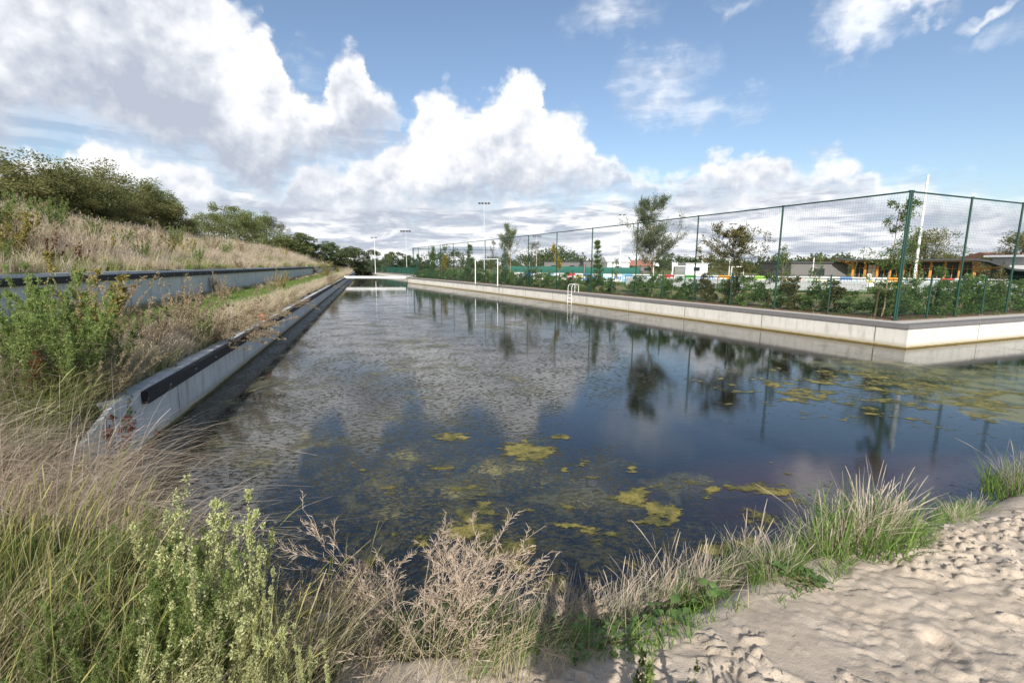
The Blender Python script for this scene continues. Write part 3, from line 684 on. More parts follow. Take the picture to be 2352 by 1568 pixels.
fence('ball_fence', 'short return of tall green fence at its far end behind young trees', [fpL[0]+np.array([.1, .1]), fpL[0]+np.array([13, 5.])], 4.5, 0, 4.4, short=False, cell=.2, far=True)
ff = off(far_path, -1.0)
fr_ = fence('screen_fence', 'low green fence with windscreen along the farthest stretch of quay', [ff[3], ff[2], ff[1], ff[0]], 3.2, 0, 4.5, short=False, cell=.25, far=True, top=False)
m_, t = mat('windscreen'); pos = t.node('ShaderNodeNewGeometry', out=None).outputs['Position']
out(t, principled(t, t.mix(t.noise(pos, 2, 4), (.015, .07, .05), (.03, .11, .08)), .8, .2)); M['screen'] = m_
b = MB(); b.sweep([ff[3], ff[2], ff[1], ff[0]], [(.06, .1), (.06, 1.45), (.075, 1.45), (.075, .1)]); rel(fr_, b).build('windscreen', M['screen'], fr_)

# ------------------------------------------------------------------ white goal frame in front of the fence, and steps into the water
g0 = gp(1092, 652, 0); g1 = gp(1143, 657, 0)
for nm, lab in (('goal_frame', 'white tubular goal frame standing on the quay against the fence'),):
    root = empty(nm, tuple(g0)); tag(root, lab, 'goal'); d = g1-g0; H = 2.55
    for k in (0, 1): MB().tube([(*(d[:2]*k), 0), (*(d[:2]*k), H)], .042, 10).build('upright', M['white'], root)
    MB().tube([(-.06*d[0]/np.linalg.norm(d), -.06*d[1]/np.linalg.norm(d), H), (*(d[:2]*1.015), H)], .042, 10).build('crossbar', M['white'], root)
lp = gp(1313, 697, WZ); yl = lp[1]; t0 = np.array([RX(yl+.5)-RX(yl), .5]); t0 /= np.linalg.norm(t0); nl = np.array([t0[1], -t0[0]])  # landward normal
root = empty('pool_ladder', (RX(yl), yl, 0)); tag(root, 'white tubular steel ladder hooked over the quay edge into the water', 'ladder')
for k in (-.25, .25):
    c = t0*k; b = MB(); pr = [(.50, .0), (.50, .52), (.44, .60), (.06, .60), (-.04, .54), (-.10, .38), (-.10, -1.3)]
    b.tube([(c[0]+nl[0]*a, c[1]+nl[1]*a, z) for a, z in pr], .017, 8); b.build('handrail', M['white'], root)
for z in (-1.0, -.72, -.44, -.16):
    a = -.10; b = MB(); b.tube([(t0[0]*-.25+nl[0]*a, t0[1]*-.25+nl[1]*a, z), (t0[0]*.25+nl[0]*a, t0[1]*.25+nl[1]*a, z)], .02, 8); b.build('rung', M['white'], root)

# ------------------------------------------------------------------ sports ground beyond
m_, t = mat('turf'); pos = t.node('ShaderNodeNewGeometry', out=None).outputs['Position']
sx_ = t.node('ShaderNodeSeparateXYZ', (pos,), out=None).outputs
out(t, principled(t, t.mix(t.noise(pos, .3, 5), (.075, .15, .025), (.115, .21, .045)), .9, .15)); M['turf'] = m_
# the pitch is defined by its board line: far boards run from P0 to P3
Pb = [at(1385, 645, 62), at(1850, 651.5, 52), at(2320, 660, 45)]
Pb = [np.array([p[0], p[1]]) for p in Pb]
Pn = [np.array(p) for p in [(13.5, 44.), (27., 36.5), (44, 31)]]
b = MB(); b.add([(*Pn[0], .03), (*Pn[1], .03), (*Pn[2], .03), (*(Pb[2]+[10, -3]), .03), (*Pb[2], .03), (*Pb[1], .03), (*Pb[0], .03)], [(0, 1, 2, 3, 4, 5, 6)])
o = b.build('sports_pitch', M['turf']); tag(o, kind='structure')
BC = {'w': (.75, .75, .75), 'b': (.10, .25, .62), 'lb': (.25, .5, .8), 'o': (.85, .33, .02), 'r': (.62, .05, .06), 'g': (.10, .35, .08), 'y': (.8, .62, .05), 'lg': (.4, .68, .1)}
for k_, c_ in BC.items(): M['bd_'+k_] = plain('board_'+k_, c_, .4, .4, .04)
def boards(p0, p1, n, cols, z0=.05, H=.95, group='advertising boards round the pitch', labf=None):
    d = (p1-p0)/n; a = math.atan2(d[1], d[0]); L = np.linalg.norm(d); rng = random.Random(n)
    for i in range(n):
        c = p0+d*(i+.5); k = cols[i % len(cols)]
        root = empty('advertising_board', (c[0], c[1], z0), a); tag(root, labf(i, k), 'advertising board', group)
        MB().box((0, 0, H/2), (L-.04, .05, H)).build('panel', M['bd_'+k], root)
        # coloured blocks standing for the sponsor's print
        b = MB(); x = -L*.36
        b.box((0, -.0262, H*.5), (L*.7, .003, H*.05))
        while x < L*.34:
            w_ = rng.uniform(.06, .28); b.box((x+w_/2, -.028, H*.5), (w_, .006, H*rng.uniform(.22, .5))); x += w_+rng.uniform(.06, .2)
        kk = 'w' if k != 'w' else rng.choice(['b', 'r', 'g', 'b', 'y', 'lb'])
        b.build('print', M['bd_'+kk], root)
nm_ = {'w': 'white', 'b': 'dark blue', 'lb': 'light blue', 'o': 'bright orange', 'r': 'red', 'g': 'green', 'y': 'yellow', 'lg': 'lime green'}
def lab1(i, k): return f'{nm_[k]} advertising board in the long row across the pitch behind the big willow' if k == 'w' else f'{nm_[k]} advertising board in the row across the pitch by the willow'
boards(Pb[0], Pb[1], 18, ['w', 'w', 'lb', 'w', 'w', 'w', 'r', 'w', 'g', 'w', 'w', 'o', 'w', 'w', 'lg', 'w', 'w', 'w'], labf=lab1)
boards(Pb[1], Pb[2], 16, ['w', 'w', 'w', 'b', 'w', 'w', 'w', 'o', 'w', 'w', 'w', 'r', 'w', 'w', 'w', 'w'], labf=lambda i, k: f'{nm_[k]} advertising board in the row before the timber clubhouse')
Pa = gp(1175, 643, 0)[:2]*0+at(1180, 640, 72)[:2]
boards(Pa, Pb[0]+[-.5, .3], 12, ['w', 'w', 'b', 'w', 'w', 'lb', 'w', 'w', 'r', 'w', 'b', 'w'], labf=lambda i, k: f'{nm_[k]} advertising board in the row beyond the goal frame')
# near side: rail with grey boards seen from behind
def rail(p0, p1, lab):
    d = p1-p0; L = np.linalg.norm(d); root = empty('pitch_railing', (*p0, 0), math.atan2(d[1], d[0])); tag(root, lab, 'railing')
    MB().tube([(0, 0, 1.1), (L, 0, 1.1)], .04, 8).build('rail', M['black'], root)
    pm = MB().tube([(0, 0, 0), (0, 0, 1.09)], .03, 6).mesh('post'); n = int(L/2.5)
    for i in range(n+1): obj('post', pm, M['black'], root, loc=(L*i/n, 0, 0))
    b = MB()
    for i in range(n): b.box((L*(i+.5)/n, .04, .55), (L/n-.12, .03, .75))
    b.build('board', M['grey_steel'], root)
rail(Pn[0]+[-3, .9], Pn[1], 'dark railing with grey boards on the near side of the pitch behind the willow')
rail(Pn[1]+[.3, -.2], Pn[2]+[8, -2], 'dark railing with grey boards on the near side of the pitch by the quay corner')
# green mesh windbreak far left of the pitch
p0, p1 = at(1165, 622, 95)[:2], at(1340, 624, 88)[:2]
def wind(p0, p1, H, lab):
    d = p1-p0; L = np.linalg.norm(d); root = empty('windbreak_fence', (*p0, 0), math.atan2(d[1], d[0])); tag(root, lab, 'fence')
    MB().box((L/2, 0, H/2), (L, .03, H-.2)).build('screen', M['screen2'], root)
    pm = MB().tube([(0, -.05, 0), (0, -.05, H+.4)], .05, 6).mesh('post'); n = max(2, int(L/4))
    for i in range(n+1): obj('post', pm, M['green_steel'], root, loc=(L*i/n, 0, 0))
M['screen2'] = plain('green_windbreak', (.035, .13, .105), .8, .2, .2, .6)
wind(p0, p1, 2.0, 'green mesh windbreak of the tennis courts beyond the goal frame')
wind(at(1345, 624, 84)[:2], at(1470, 626, 80)[:2], 1.9, 'green mesh windbreak left of the big willow')
# far low buildings
def hut(px0, px1, Y, H, col_wall, col_roof, lab, pitch=0., name='building', depth=8., z0=0.):
    a = at(px0, 620, Y)[:2]; c_ = at(px1, 620, Y)[:2]; L = np.linalg.norm(c_-a); root = empty(name, (*((a+c_)/2), z0), math.atan2(*(c_-a)[::-1])); tag(root, lab, 'building')
    MB().box((0, depth/2, H/2), (L, depth, H)).build('wall', col_wall, root)
    b = MB()
    if pitch: b.add([(-L/2-.3, -.3, H), (L/2+.3, -.3, H), (L/2+.3, depth+.3, H), (-L/2-.3, depth+.3, H), (-L/2-.3, depth/2, H+pitch), (L/2+.3, depth/2, H+pitch)], [(0, 1, 5, 4), (2, 3, 4, 5), (1, 2, 5), (3, 0, 4), (0, 3, 2, 1)])
    else: b.box((0, depth/2, H+.12), (L+.4, depth+.4, .22))
    b.build('roof', col_roof, root)
    n = max(1, int(L/4))
    wm = MB().box((0, 0, 0), (1.5, .06, .9)).mesh('window')
    for i in range(n): obj('window', wm, M['glass_dark'], root, loc=(-L/2+L*(i+.5)/n, -.02, H*.55))
    return root
m_, t = mat('dark_glass'); out(t, principled(t, (.02, .03, .035), .08, .6)); M['glass_dark'] = m_
M['wall_grey'] = plain('grey_cladding', (.16, .155, .15), .8, .2, .15)
M['wall_white'] = plain('white_render', (.72, .72, .70), .8, .2, .08)
M['roof_red'] = plain('red_tiles', (.30, .15, .11), .85, .1, .2)
M['roof_grey'] = plain('dark_roofing', (.06, .062, .068), .7, .3, .2)
M['roof_light'] = plain('pale_roofing', (.55, .56, .58), .7, .3, .1)
M['brick'] = plain('brown_brick', (.20, .11, .08), .9, .1, .25, 8)
hut(1395, 1445, 115, 3.0, M['wall_white'], M['roof_light'], 'pale low hall far behind the pitch left of the willow', 1.4)
hut(1440, 1500, 150, 2.2, M['wall_grey'], M['roof_red'], 'distant building with red tiled roof right behind the willow trunk', 1.8)
hut(1340, 1400, 140, 3.4, M['wall_grey'], M['roof_grey'], 'long dark grey shed far beyond the green windbreak', 0)
hut(1575, 1625, 118, 2.7, M['wall_white'], M['roof_light'], 'small white pavilion far across the pitch between young oak and fence post')
hut(1816, 1946, 66, 2.55, M['wall_grey'], M['roof_grey'], 'low dark grey annex left of the timber clubhouse')
hut(1250, 1335, 150, 3.2, M['wall_grey'], M['roof_grey'], 'low dark shed on the horizon beyond the goal frame')

# ------------------------------------------------------------------ timber clubhouse
M['timber_or'] = plain('orange_timber', (.55, .24, .05), .6, .3, .15, 4)
M['soffit'] = plain('timber_soffit', (.42, .20, .06), .7, .2, .2, 3)
def clubhouse():
    Y = 63.; a = at(1958, 640, Y+2)[:2]; c_ = at(2236, 640, Y-6)[:2]; d = c_-a; L = np.linalg.norm(d); rz = math.atan2(d[1], d[0])
    r = empty('clubhouse', (*a, 0), rz); tag(r, 'long timber clubhouse with orange posts and a broad overhanging dark roof', 'building')
    H = 2.75; D = 9.
    MB().box((L/2, D/2+.6, H/2), (L-.6, D, H)).build('wall', M['wall_grey'], r)
    n = 9
    for i in range(n+1):
        x = L*i/n; b = MB(); b.box((x, -.25, H/2-.1), (.26, .26, H-.2)); b.build('column', M['timber_or'], r)
        b = MB(); b.add([(x-.1, -1.6, H+.02), (x-.1, 0, H-.42), (x-.1, .6, H-.42), (x-.1, .6, H+.02), (x+.1, -1.6, H+.02), (x+.1, 0, H-.42), (x+.1, .6, H-.42), (x+.1, .6, H+.02)], [(0, 3, 2, 1), (4, 5, 6, 7), (0, 1, 5, 4), (1, 2, 6, 5), (2, 3, 7, 6), (3, 0, 4, 7)]); b.build('rafter', M['timber_or'], r)
    for i in range(n):
        x0, x1 = L*i/n+.25, L*(i+1)/n-.25
        w_ = MB().box(((x0+x1)/2, .27, 1.35), (x1-x0, .05, 2.1)).build('window', M['glass_dark'] if i != 1 else M['wall_white'], r)
        MB().box(((x0+x1)/2, .235, 1.35), (.06, .04, 2.1)).box(((x0+x1)/2, .235, 1.95), (x1-x0, .04, .06)).build('frame', M['timber_or'], w_)
    MB().box((L/2, -.3, H+.06), (L+1.6, 2.8, .1)).build('soffit', M['soffit'], r)
    # thin roof, right end swept down
    pr = [(-1.6, H+.55), (0, H+.38), (L*.5, H+.34), (L, H+.36), (L+1., H+.20), (L+2.2, H-.35), (L+3.2, H-.75), (L+4.4, H-.85)]
    b = MB(); V = []; y0, y1 = -1.9, D+1.6; T = .22
    for x, z in pr: V += [(x, y0, z), (x, y1, z), (x, y1, z-T), (x, y0, z-T)]
    k = len(pr); Fc = [(i*4+j, i*4+(j+1) % 4, (i+1)*4+(j+1) % 4, (i+1)*4+j) for i in range(k-1) for j in range(4)]+[(0, 1, 2, 3), (4*k-1, 4*k-2, 4*k-3, 4*k-4)]
    b.add(V, [f[::-1] for f in Fc]); b.build('roof', M['roof_grey'], r)
    MB().tube([(-1.55, -1.7, H+.3), (-.2, -.6, H-.35)], .12, 6).build('brace', M['timber_or'], r)
    MB().tube([(L+.2, -.3, H-.9), (L+2.4, -.3, H-.45)], .12, 6).build('brace', M['timber_or'], r)
clubhouse()
def hall():
    a = at(2262, 640, 61)[:2]; c_ = at(2520, 640, 52)[:2]; d = c_-a; L = np.linalg.norm(d); r = empty('sports_hall', (*a, 0), math.atan2(d[1], d[0])); tag(r, 'white flat-roofed building with pale canopy at the right edge', 'building')
    MB().box((L/2, 7, 1.7), (L, 12, 3.4)).build('wall', M['wall_white'], r)
    MB().box((L/2+.4, 6.4, 3.52), (L+1.2, 14, .24)).build('roof', M['roof_light'], r)
    MB().box((L/2+2, -1.2, 2.15), (L-3, 3.4, .5)).build('canopy', M['wall_white'], r)
    for i in range(7): MB().box((1.6+i*(L-3)/6.5, .96, 1.1), (1.7, .06, 1.4)).build('window', M['glass_dark'], r)
    for i in range(5): MB().box((3.7+i*3.6, -2.6, 1.0), (.12, .12, 2.0)).build('column', M['grey_steel'], r)
hall()
hut(2306, 2420, 74, 3.6, M['brick'], M['roof_red'], 'brick house with red roof behind the white building at the right edge', 1.0)

# ------------------------------------------------------------------ masts
def mast(px, ptop, Y, lab, kind, r0=.065):
    p = at(px, ptop, Y); H = p[2]; root = empty('floodlight_mast', (p[0], p[1], 0)); tag(root, lab, 'floodlight mast', 'tall light masts of the sports ground')
    MB().tube([(0, 0, 0), (0, 0, H*.5), (0, 0, H)], [r0, r0*.8, r0*.5], 8).build('pole', M['white'] if kind == 0 else M['pale_steel'], root)
    if kind == 0:
        MB().box((0, 0, H), (.9, .12, .08)).build('arm', M['grey_steel'], root)
        for s_ in (-.4, .4): MB().box((s_, -.2, H-.08), (.42, .5, .14)).build('lamp', M['black'], root)
    else:
        MB().box((0, 0, H-.1), (2.3, .14, .14)).build('arm', M['grey_steel'], root)
        for s_ in (-1., -.35, .35, 1.): MB().box((s_, -.25, H-.22), (.5, .45, .32)).build('lamp', M['black'], root)
mast(859.5, 545, 104, 'short white lamp mast rising before the trees at the canal end', 0)
mast(932, 529, 118, 'twin-headed floodlight mast left of the fence end', 1)
mast(1112, 465, 108, 'tallest slender floodlight mast above the goal frame', 1)
mast(1150+83, 541, 150, 'small distant floodlight mast just right of the goal frame', 1, .11)
mast(1429, 493, 100, 'slim floodlight mast left of the big willow', 0, .08)
mast(1616, 552, 185, 'far small floodlight mast between the fence posts right of the ladder', 1, .12)
mast(1683, 514, 92, 'thin lamp mast with round head above the young oak', 0, .07)
# tall white pole
p = at(2098, 652, 27.5); tp = at(2139, 401, 27.5)
root = empty('white_pole', (p[0], p[1], 0)); tag(root, 'tall white sectional pole leaning over the fence by the quay corner', 'pole')
H = tp[2]; MB().tube([(0, 0, 0), (0, 0, H*.55)], [.075, .068], 12).build('lower_section', M['white'], root)
MB().tube([(0, 0, H*.55), (0, 0, H)], [.060, .050], 12).build('upper_section', M['white'], root)
MB().tube([(0, 0, H*.53), (0, 0, H*.565)], .088, 12).build('collar', M['grey_steel'], root)
MB().tube([(0, 0, 0), (0, 0, .06)], .22, 12).build('base_plate', M['grey_steel'], root)
# short white flagpoles and lamp poles round the pitch
fl = [(1434, 606, 84, 'white flagpole directly left of the willow trunk'), (1502, 601, 90, 'white flagpole with faded flag right of the willow trunk'), (1545, 601, 90, 'second white flagpole right of the willow trunk'), (1870, 592, 60, 'white pole before the grey annex beside the small round tree'), (1216, 602, 110, 'thin white pole beyond the goal frame right post')]
for j, (px, pt, Y, lab) in enumerate(fl):
    p = at(px, pt, Y); root = empty('flagpole', (p[0], p[1], 0)); tag(root, lab, 'flagpole', 'white poles round the pitch')
    MB().tube([(0, 0, 0), (0, 0, p[2])], [.07, .05], 8).build('pole', M['white'], root)
    if j in (1, 2):
        b = MB(); n = 8
        V = [(i*.14, .05*math.sin(i*1.1), p[2]-.1-k*.55-.03*i) for i in range(n) for k in (0, 1)]
        b.add(V, [(2*i, 2*i+2, 2*i+3, 2*i+1) for i in range(n-1)]); b.build('flag', M['wall_white'], root)
# small goals on the pitch
for px0, px1, Y, lab in ((1545, 1585, 66, 'small white football goal across the pitch before the white pavilion'), (1680, 1707, 75, 'small white goal far behind the young oak')):
    a = at(px0, 630, Y)[:2]; c_ = at(px1, 630, Y)[:2]; L = np.linalg.norm(c_-a); root = empty('football_goal', (*a, .03), math.atan2(*(c_-a)[::-1])); tag(root, lab, 'goal')
    for k in (0, L): MB().tube([(k, 0, 0), (k, 0, 2.0)], .06, 8).build('upright', M['white'], root)
    MB().tube([(-.05, 0, 2.0), (L+.05, 0, 2.0)], .06, 8).build('crossbar', M['white'], root)
    for k in (0, L): MB().tube([(k, 0, 1.95), (k, 1.2, .05)], .03, 6).build('net_stay', M['white'], root)

# ------------------------------------------------------------------ plants: builders
def grow(rng, p, d, L, r, depth, P, segs, tips, lvl=0):
    """P: n steps, wander, up, kids(list per level), angle, ratio"""
    n = P['n']; pts = [p.copy()]; rr = [r]; d = d/np.linalg.norm(d)
    for i in range(n):
        d = d + rng.normal(0, P['wander'], 3) + np.array([P.get('wind', 0), 0, P['up']]); d /= np.linalg.norm(d)
        q = pts[-1] + d*L/n; r2 = r*(1-(i+1)/n*(.75 if depth else .85)); segs.append((pts[-1], q, rr[-1], r2, lvl)); pts.append(q); rr.append(r2)
        if depth == 0 or i >= n-1: tips.append((q, d.copy(), lvl))
        if depth > 0:
            k = P['kids'][lvl]; lo = P.get('lo', .25) if lvl == 0 else .15
            if (i+1)/n > lo:
                for _ in range(rng.poisson(k/n/(1-lo))):
                    a = rng.uniform(0, 2*math.pi); ax = np.array([math.cos(a), math.sin(a), 0]); ax = ax - d*(ax@d); ax /= np.linalg.norm(ax)+1e-9
                    nd = d*math.cos(P['ang'])+ax*math.sin(P['ang'])
                    if P.get('side') is not None: nd = nd*[1, 1, .7] + [0, 0, .1]
                    shape = P['shape']((i+1)/n) if lvl == 0 else 1.
                    grow(rng, q, nd, L*P['ratio'][lvl]*shape*rng.uniform(.65, 1.15), r2*.6, depth-1, P, segs, tips, lvl+1)
def segmesh(name, segs, k=5):
    A = np.array([s_[0] for s_ in segs]); B = np.array([s_[1] for s_ in segs]); ra = np.array([s_[2] for s_ in segs]); rb = np.array([s_[3] for s_ in segs])
    return mesh(name, *prisms(A, B, ra, rb, k))
def tree_skel(seed, H, P, leaf, nleaf, spread, asp=.5, r=.06, depth=2, lean=(0, 0), up=.1, low=None):
    rng = np.random.default_rng(seed); segs = []; tips = []
    grow(rng, np.zeros(3), np.array([lean[0], lean[1], 1.]), H, r, depth, P, segs, tips)
    tp = np.array([t_[0] for t_ in tips]); td = np.array([t_[1] for t_ in tips]); lv = np.array([t_[2] for t_ in tips])
    w_ = np.where(lv == 0, .4, 1.); w_ /= w_.sum()
    i = rng.choice(len(tp), nleaf, p=w_); c = tp[i] - td[i]*rng.uniform(0, leaf*3, (nleaf, 1)) + rng.normal(0, spread, (nleaf, 3))
    V = leaves(rng, c, leaf*rng.uniform(.6, 1.3, nleaf), asp, td[i], up)
    kz = H/np.percentile(V[0][:, 2], 99.6); V[0][:] *= kz
    segs = [(a_*kz, b_*kz, r1_, r2_, l_) for a_, b_, r1_, r2_, l_ in segs]
    return segmesh('trunk', segs, 6), mesh('crown', *V)
def tree_bushy(seed, H, Wd, nl, leaf, trunk_r=.14, base=.06, asp=.6, lumps=46, top=.5, multi=1):
    """clumped crown: a few big boughs carrying many leaf clumps with gaps between them"""
    rng = np.random.default_rng(seed); segs = []; cl = []
    boughs = rng.integers(5, 8); bc = []
    for b_ in range(boughs):
        a = rng.uniform(0, 2*math.pi); rr = Wd*.5*rng.uniform(.15, .7); z = H*rng.uniform(base+.22, .8); bc.append((rr*math.cos(a), rr*math.sin(a), z, Wd*rng.uniform(.2, .32)))
    bc.append((rng.normal(0, .1)*Wd, rng.normal(0, .1)*Wd, H*.82, Wd*.2))
    for x, y, z, s_ in bc:
        for _ in range(lumps//len(bc)+1):
            v = rng.normal(size=3); v /= np.linalg.norm(v); v[2] = abs(v[2])*.9 - .25*(rng.random() < .5); q = np.array([x, y, z]) + v*s_*rng.uniform(.55, 1.15)*[1, 1, .95]
            if q[2] > H*base: cl.append((q, s_*rng.uniform(.22, .42)))
        tr = np.array([x, y, z]); st = np.array([x*.1*multi, y*.1*multi, H*.10]); md = (st+tr)/2+rng.normal(0, .05, 3)*H
        segs += [(st, md, trunk_r*.6, trunk_r*.4, 1), (md, tr, trunk_r*.4, trunk_r*.15, 1)]
        for q, _ in cl[-4:]: segs.append((tr, q, trunk_r*.15, trunk_r*.04, 2))
    segs = [(np.zeros(3)-[0, 0, .3], np.array([0, 0, H*.13]), trunk_r, trunk_r*.75, 0), (np.array([0, 0, H*.12]), np.array([0, 0, H*.5]), trunk_r*.72, trunk_r*.3, 0)] + segs
    # low skirt
    for _ in range(int(lumps*.35)):
        a = rng.uniform(0, 2*math.pi); rr = Wd*.5*rng.uniform(.35, .95); cl.append((np.array([rr*math.cos(a), rr*math.sin(a), H*rng.uniform(base, base+.28)]), Wd*.1))
    Cn = np.array([c_[0] for c_ in cl]); Rn = np.array([c_[1] for c_ in cl]); pr = Rn**1.6; pr /= pr.sum(); i = rng.choice(len(cl), nl, p=pr)
    v = rng.normal(size=(nl, 3)); v /= np.linalg.norm(v, axis=1, keepdims=True); rad = Rn[i]*rng.random(nl)**.45*rng.uniform(.8, 1.25, nl)
    c = Cn[i] + v*rad[:, None]*[1, 1, .8]
    L = leaves(rng, c, leaf*rng.uniform(.6, 1.3, nl), asp, v*.8, .1)
    kz = H/np.percentile(L[0][:, 2], 99.7)
    segs = [(a_*[1, 1, kz], b_*[1, 1, kz], r1_, r2_, l_) for a_, b_, r1_, r2_, l_ in segs]
    L[0][:, 2] *= kz
    return segmesh('trunk', segs, 6), mesh('crown', *L)
def plant(name, tm, cm, tmat, cmat, loc, s=1., rz=0., label=None, cat='tree', group=None, p1='trunk', p2='crown'):
    r = empty(name, loc, rz); r.scale = (s, s, s) if not hasattr(s, '__len__') else s; tag(r, label, cat, group)
    obj(p1, tm, tmat, r); obj(p2, cm, cmat, r); return r
def weedmesh(seed, H, stems, spread, nleaf, leaf, br=9, brl=.35, asp=.35, stem_r=.006, wind=.12, up=.5, along=True, start=.15, brup=1.2, jit=.0):
    """bushy herb: several leaning stems with ascending side branches, leaves or seed clusters along all of them"""
    rng = np.random.default_rng(seed); segs = []; P = []; D = []
    for k in range(stems):
        a = rng.uniform(0, 2*math.pi); sp_ = spread*math.sqrt(rng.random()); h = H*rng.uniform(.6, 1.)
        d = np.array([math.cos(a)*sp_+wind, math.sin(a)*sp_, 1.]); d /= np.linalg.norm(d); p = np.array([math.cos(a), math.sin(a), 0])*rng.random()*spread*.25*H; n = 9
        for i in range(n):
            q = p+d*h/n; segs.append((p, q, stem_r*(1-i/n*.8), stem_r*(1-(i+1)/n*.8), 0)); t_ = (i+1)/n
            if t_ > start:
                P.append(np.linspace(p, q, 4)); D.append(np.repeat(d[None], 4, 0))
                for _ in range(rng.poisson(br/n)):
                    aa = rng.uniform(0, 2*math.pi); bd = np.array([math.cos(aa)+wind, math.sin(aa), brup])+d*.3; bd /= np.linalg.norm(bd); bl = h*brl*(1.12-t_)*rng.uniform(.5, 1.2); pp = q.copy(); m = 4
                    for j in range(m):
                        bd = bd+rng.normal(0, .07, 3)+[wind*.3, 0, .12*brup]; bd /= np.linalg.norm(bd); qq = pp+bd*bl/m; segs.append((pp, qq, stem_r*.35, stem_r*.2, 1)); P.append(np.linspace(pp, qq, 4)); D.append(np.repeat(bd[None], 4, 0)); pp = qq
            d = d+rng.normal(0, .05, 3)+[wind*.12, 0, .03]; d /= np.linalg.norm(d); p = q
    P = np.concatenate(P); D = np.concatenate(D); i = rng.integers(0, len(P), nleaf)
    c = P[i]+rng.normal(0, leaf*.25+jit, (nleaf, 3)); side = rng.normal(size=(nleaf, 3))
    L = leaves(rng, c, leaf*rng.uniform(.5, 1.3, nleaf), asp, D[i]*up+side*.6, .15)
    return segmesh('stem', segs, 4), mesh('leaves', *L)
def tuft(seed, n, H, rad, leanaz, bend, w, head=0., seg=6, leansd=1.2, headw=3., hsd=.22, elong=1., droop=.35):
    rng = np.random.default_rng(seed); a = rng.uniform(0, 2*math.pi, n); r_ = rad*np.sqrt(rng.random(n))
    root = np.stack([r_*np.cos(a)*elong, r_*np.sin(a), np.full(n, -.02)], 1)
    lean = np.where(rng.random(n) < .35, a, leanaz+rng.normal(0, leansd, n))
    return blades(rng, root, H*np.clip(rng.normal(.8, hsd, n), .25, 1.25), lean, np.abs(rng.normal(bend, bend*.5, n)), w*rng.uniform(.6, 1.4, n), seg, head, headw, droop=droop)

# ------------------------------------------------------------------ trees on and behind the left slope
TB = [tree_bushy(100+i, 6.5, 7.0, 18000, .15, .16, base=.02, lumps=70) for i in range(4)]
TF = [tree_bushy(140+i, 7.5, 6.0, 5200, .34, .16, base=.03, lumps=44) for i in range(3)]
for x in TB+TF: pass
def place_tree(px, ptop, Y, w_, var, cm, lab, group, ref=6.5, src=TB, base=None, tm='bark'):
    p = at(px, ptop, Y); z0 = gz(p[0], p[1]) if base is None else base; H = p[2]-z0
    tmh, cmh = src[var % len(src)]; k = H/ref
    m2 = cmh if not cmh.materials or cmh.materials[0] == M[cm] else cmh.copy()
    if m2 is not cmh: m2.materials.clear()
    return plant('tree', tmh, m2, M[tm], M[cm], (p[0], p[1], z0-.15), (w_, w_, k*.93), (px*7 % 62)/10., lab, 'tree', group)
LG = 'trees along the top of the left slope'
# (px, top px, Y, width scale, variant, material)
left = [(-60, 345, 20, 1.0, 0, 'leaf_olive', 'olive green tree cut by the left edge of the picture, above the slope'),
        (52, 362, 27, .95, 1, 'leaf_olive', 'broad olive green tree, first full crown on the slope from the picture edge'),
        (118, 356, 33, .95, 2, 'leaf_tree', 'tree with a raised round top near the picture edge on the slope'),
        (175, 385, 36, .9, 3, 'leaf_tree', 'dark bushy tree just right of the round-topped one on the slope'),
        (232, 372, 38, .95, 0, 'leaf_olive', 'light olive tree with an upright feathery top in the large group on the slope'),
        (285, 405, 40, .9, 1, 'leaf_olive', 'olive tree following the feathery-topped one on the slope'),
        (330, 404, 46, .95, 2, 'leaf_tree', 'dark spreading tree near the right end of the large slope group'),
        (375, 420, 50, .9, 3, 'leaf_tree', 'last tall tree of the large slope group, reaching out to the right'),
        (402, 462, 44, .55, 1, 'leaf_olive', 'small drooping birch at the right foot of the large slope group'),
        (215, 440, 31, .55, 3, 'leaf_olive', 'yellowish bush standing in front of the large slope group'),
        (295, 455, 36, .5, 2, 'leaf_olive', 'pale low bush before the dark trees on the slope'),
        (474, 480, 66, .9, 0, 'leaf_tree', 'left tree of the second group on the slope, after the gap'),
        (520, 461, 66, 1.1, 1, 'leaf_tree', 'tallest grey green tree of the second slope group'),
        (565, 474, 70, 1.0, 2, 'leaf_tree', 'rounded tree in the middle of the second slope group'),
        (608, 482, 74, 1.1, 3, 'leaf_tree', 'big tree closing the second slope group on its right'),
        (632, 520, 84, .8, 0, 'leaf_tree', 'lower tree at the right foot of the second slope group')]
for L_ in left:
    k_ = -(ray(L_[0], 600)[0]/ray(L_[0], 600)[1]) - .3; front = L_[3] < .6
    place_tree(L_[0], L_[1], min(135, (21.5 if front else 25.5)/k_), L_[3]*1.3, L_[4], L_[5], L_[6], LG)
far = [(668, 541, 100), (683, 528, 112), (702, 540, 112), (722, 553, 118), (744, 556, 124), (764, 549, 130), (788, 561, 130), (806, 564, 138), (826, 573, 142), (846, 569, 150), (868, 572, 156), (884, 577, 160), (903, 574, 164), (922, 576, 168), (941, 581, 170), (960, 588, 172), (978, 594, 176)]
flab = ['short round tree right after the second slope group', 'high crown peak of the far tree line above the slope end', 'sloping shoulder tree beside the far crown peak', 'dark tree in the dip of the far tree line', 'broad tree left of the tallest far one before the canal end', 'tallest tree of the far row before the canal end', 'pointed dark tree behind the dry grass at the canal end', 'flat-topped tree over the end of the slope', 'slim tree left of the short white lamp mast', 'tree directly left of the short white lamp mast', 'tree directly right of the short white lamp mast', 'tree midway between the lamp mast and the twin-headed mast', 'rounded tree left of the twin-headed mast', 'tree beneath the twin-headed mast', 'tree falling away behind the fence end', 'low tree just behind the fence end post', 'last low tree of the far row, behind the fence netting']
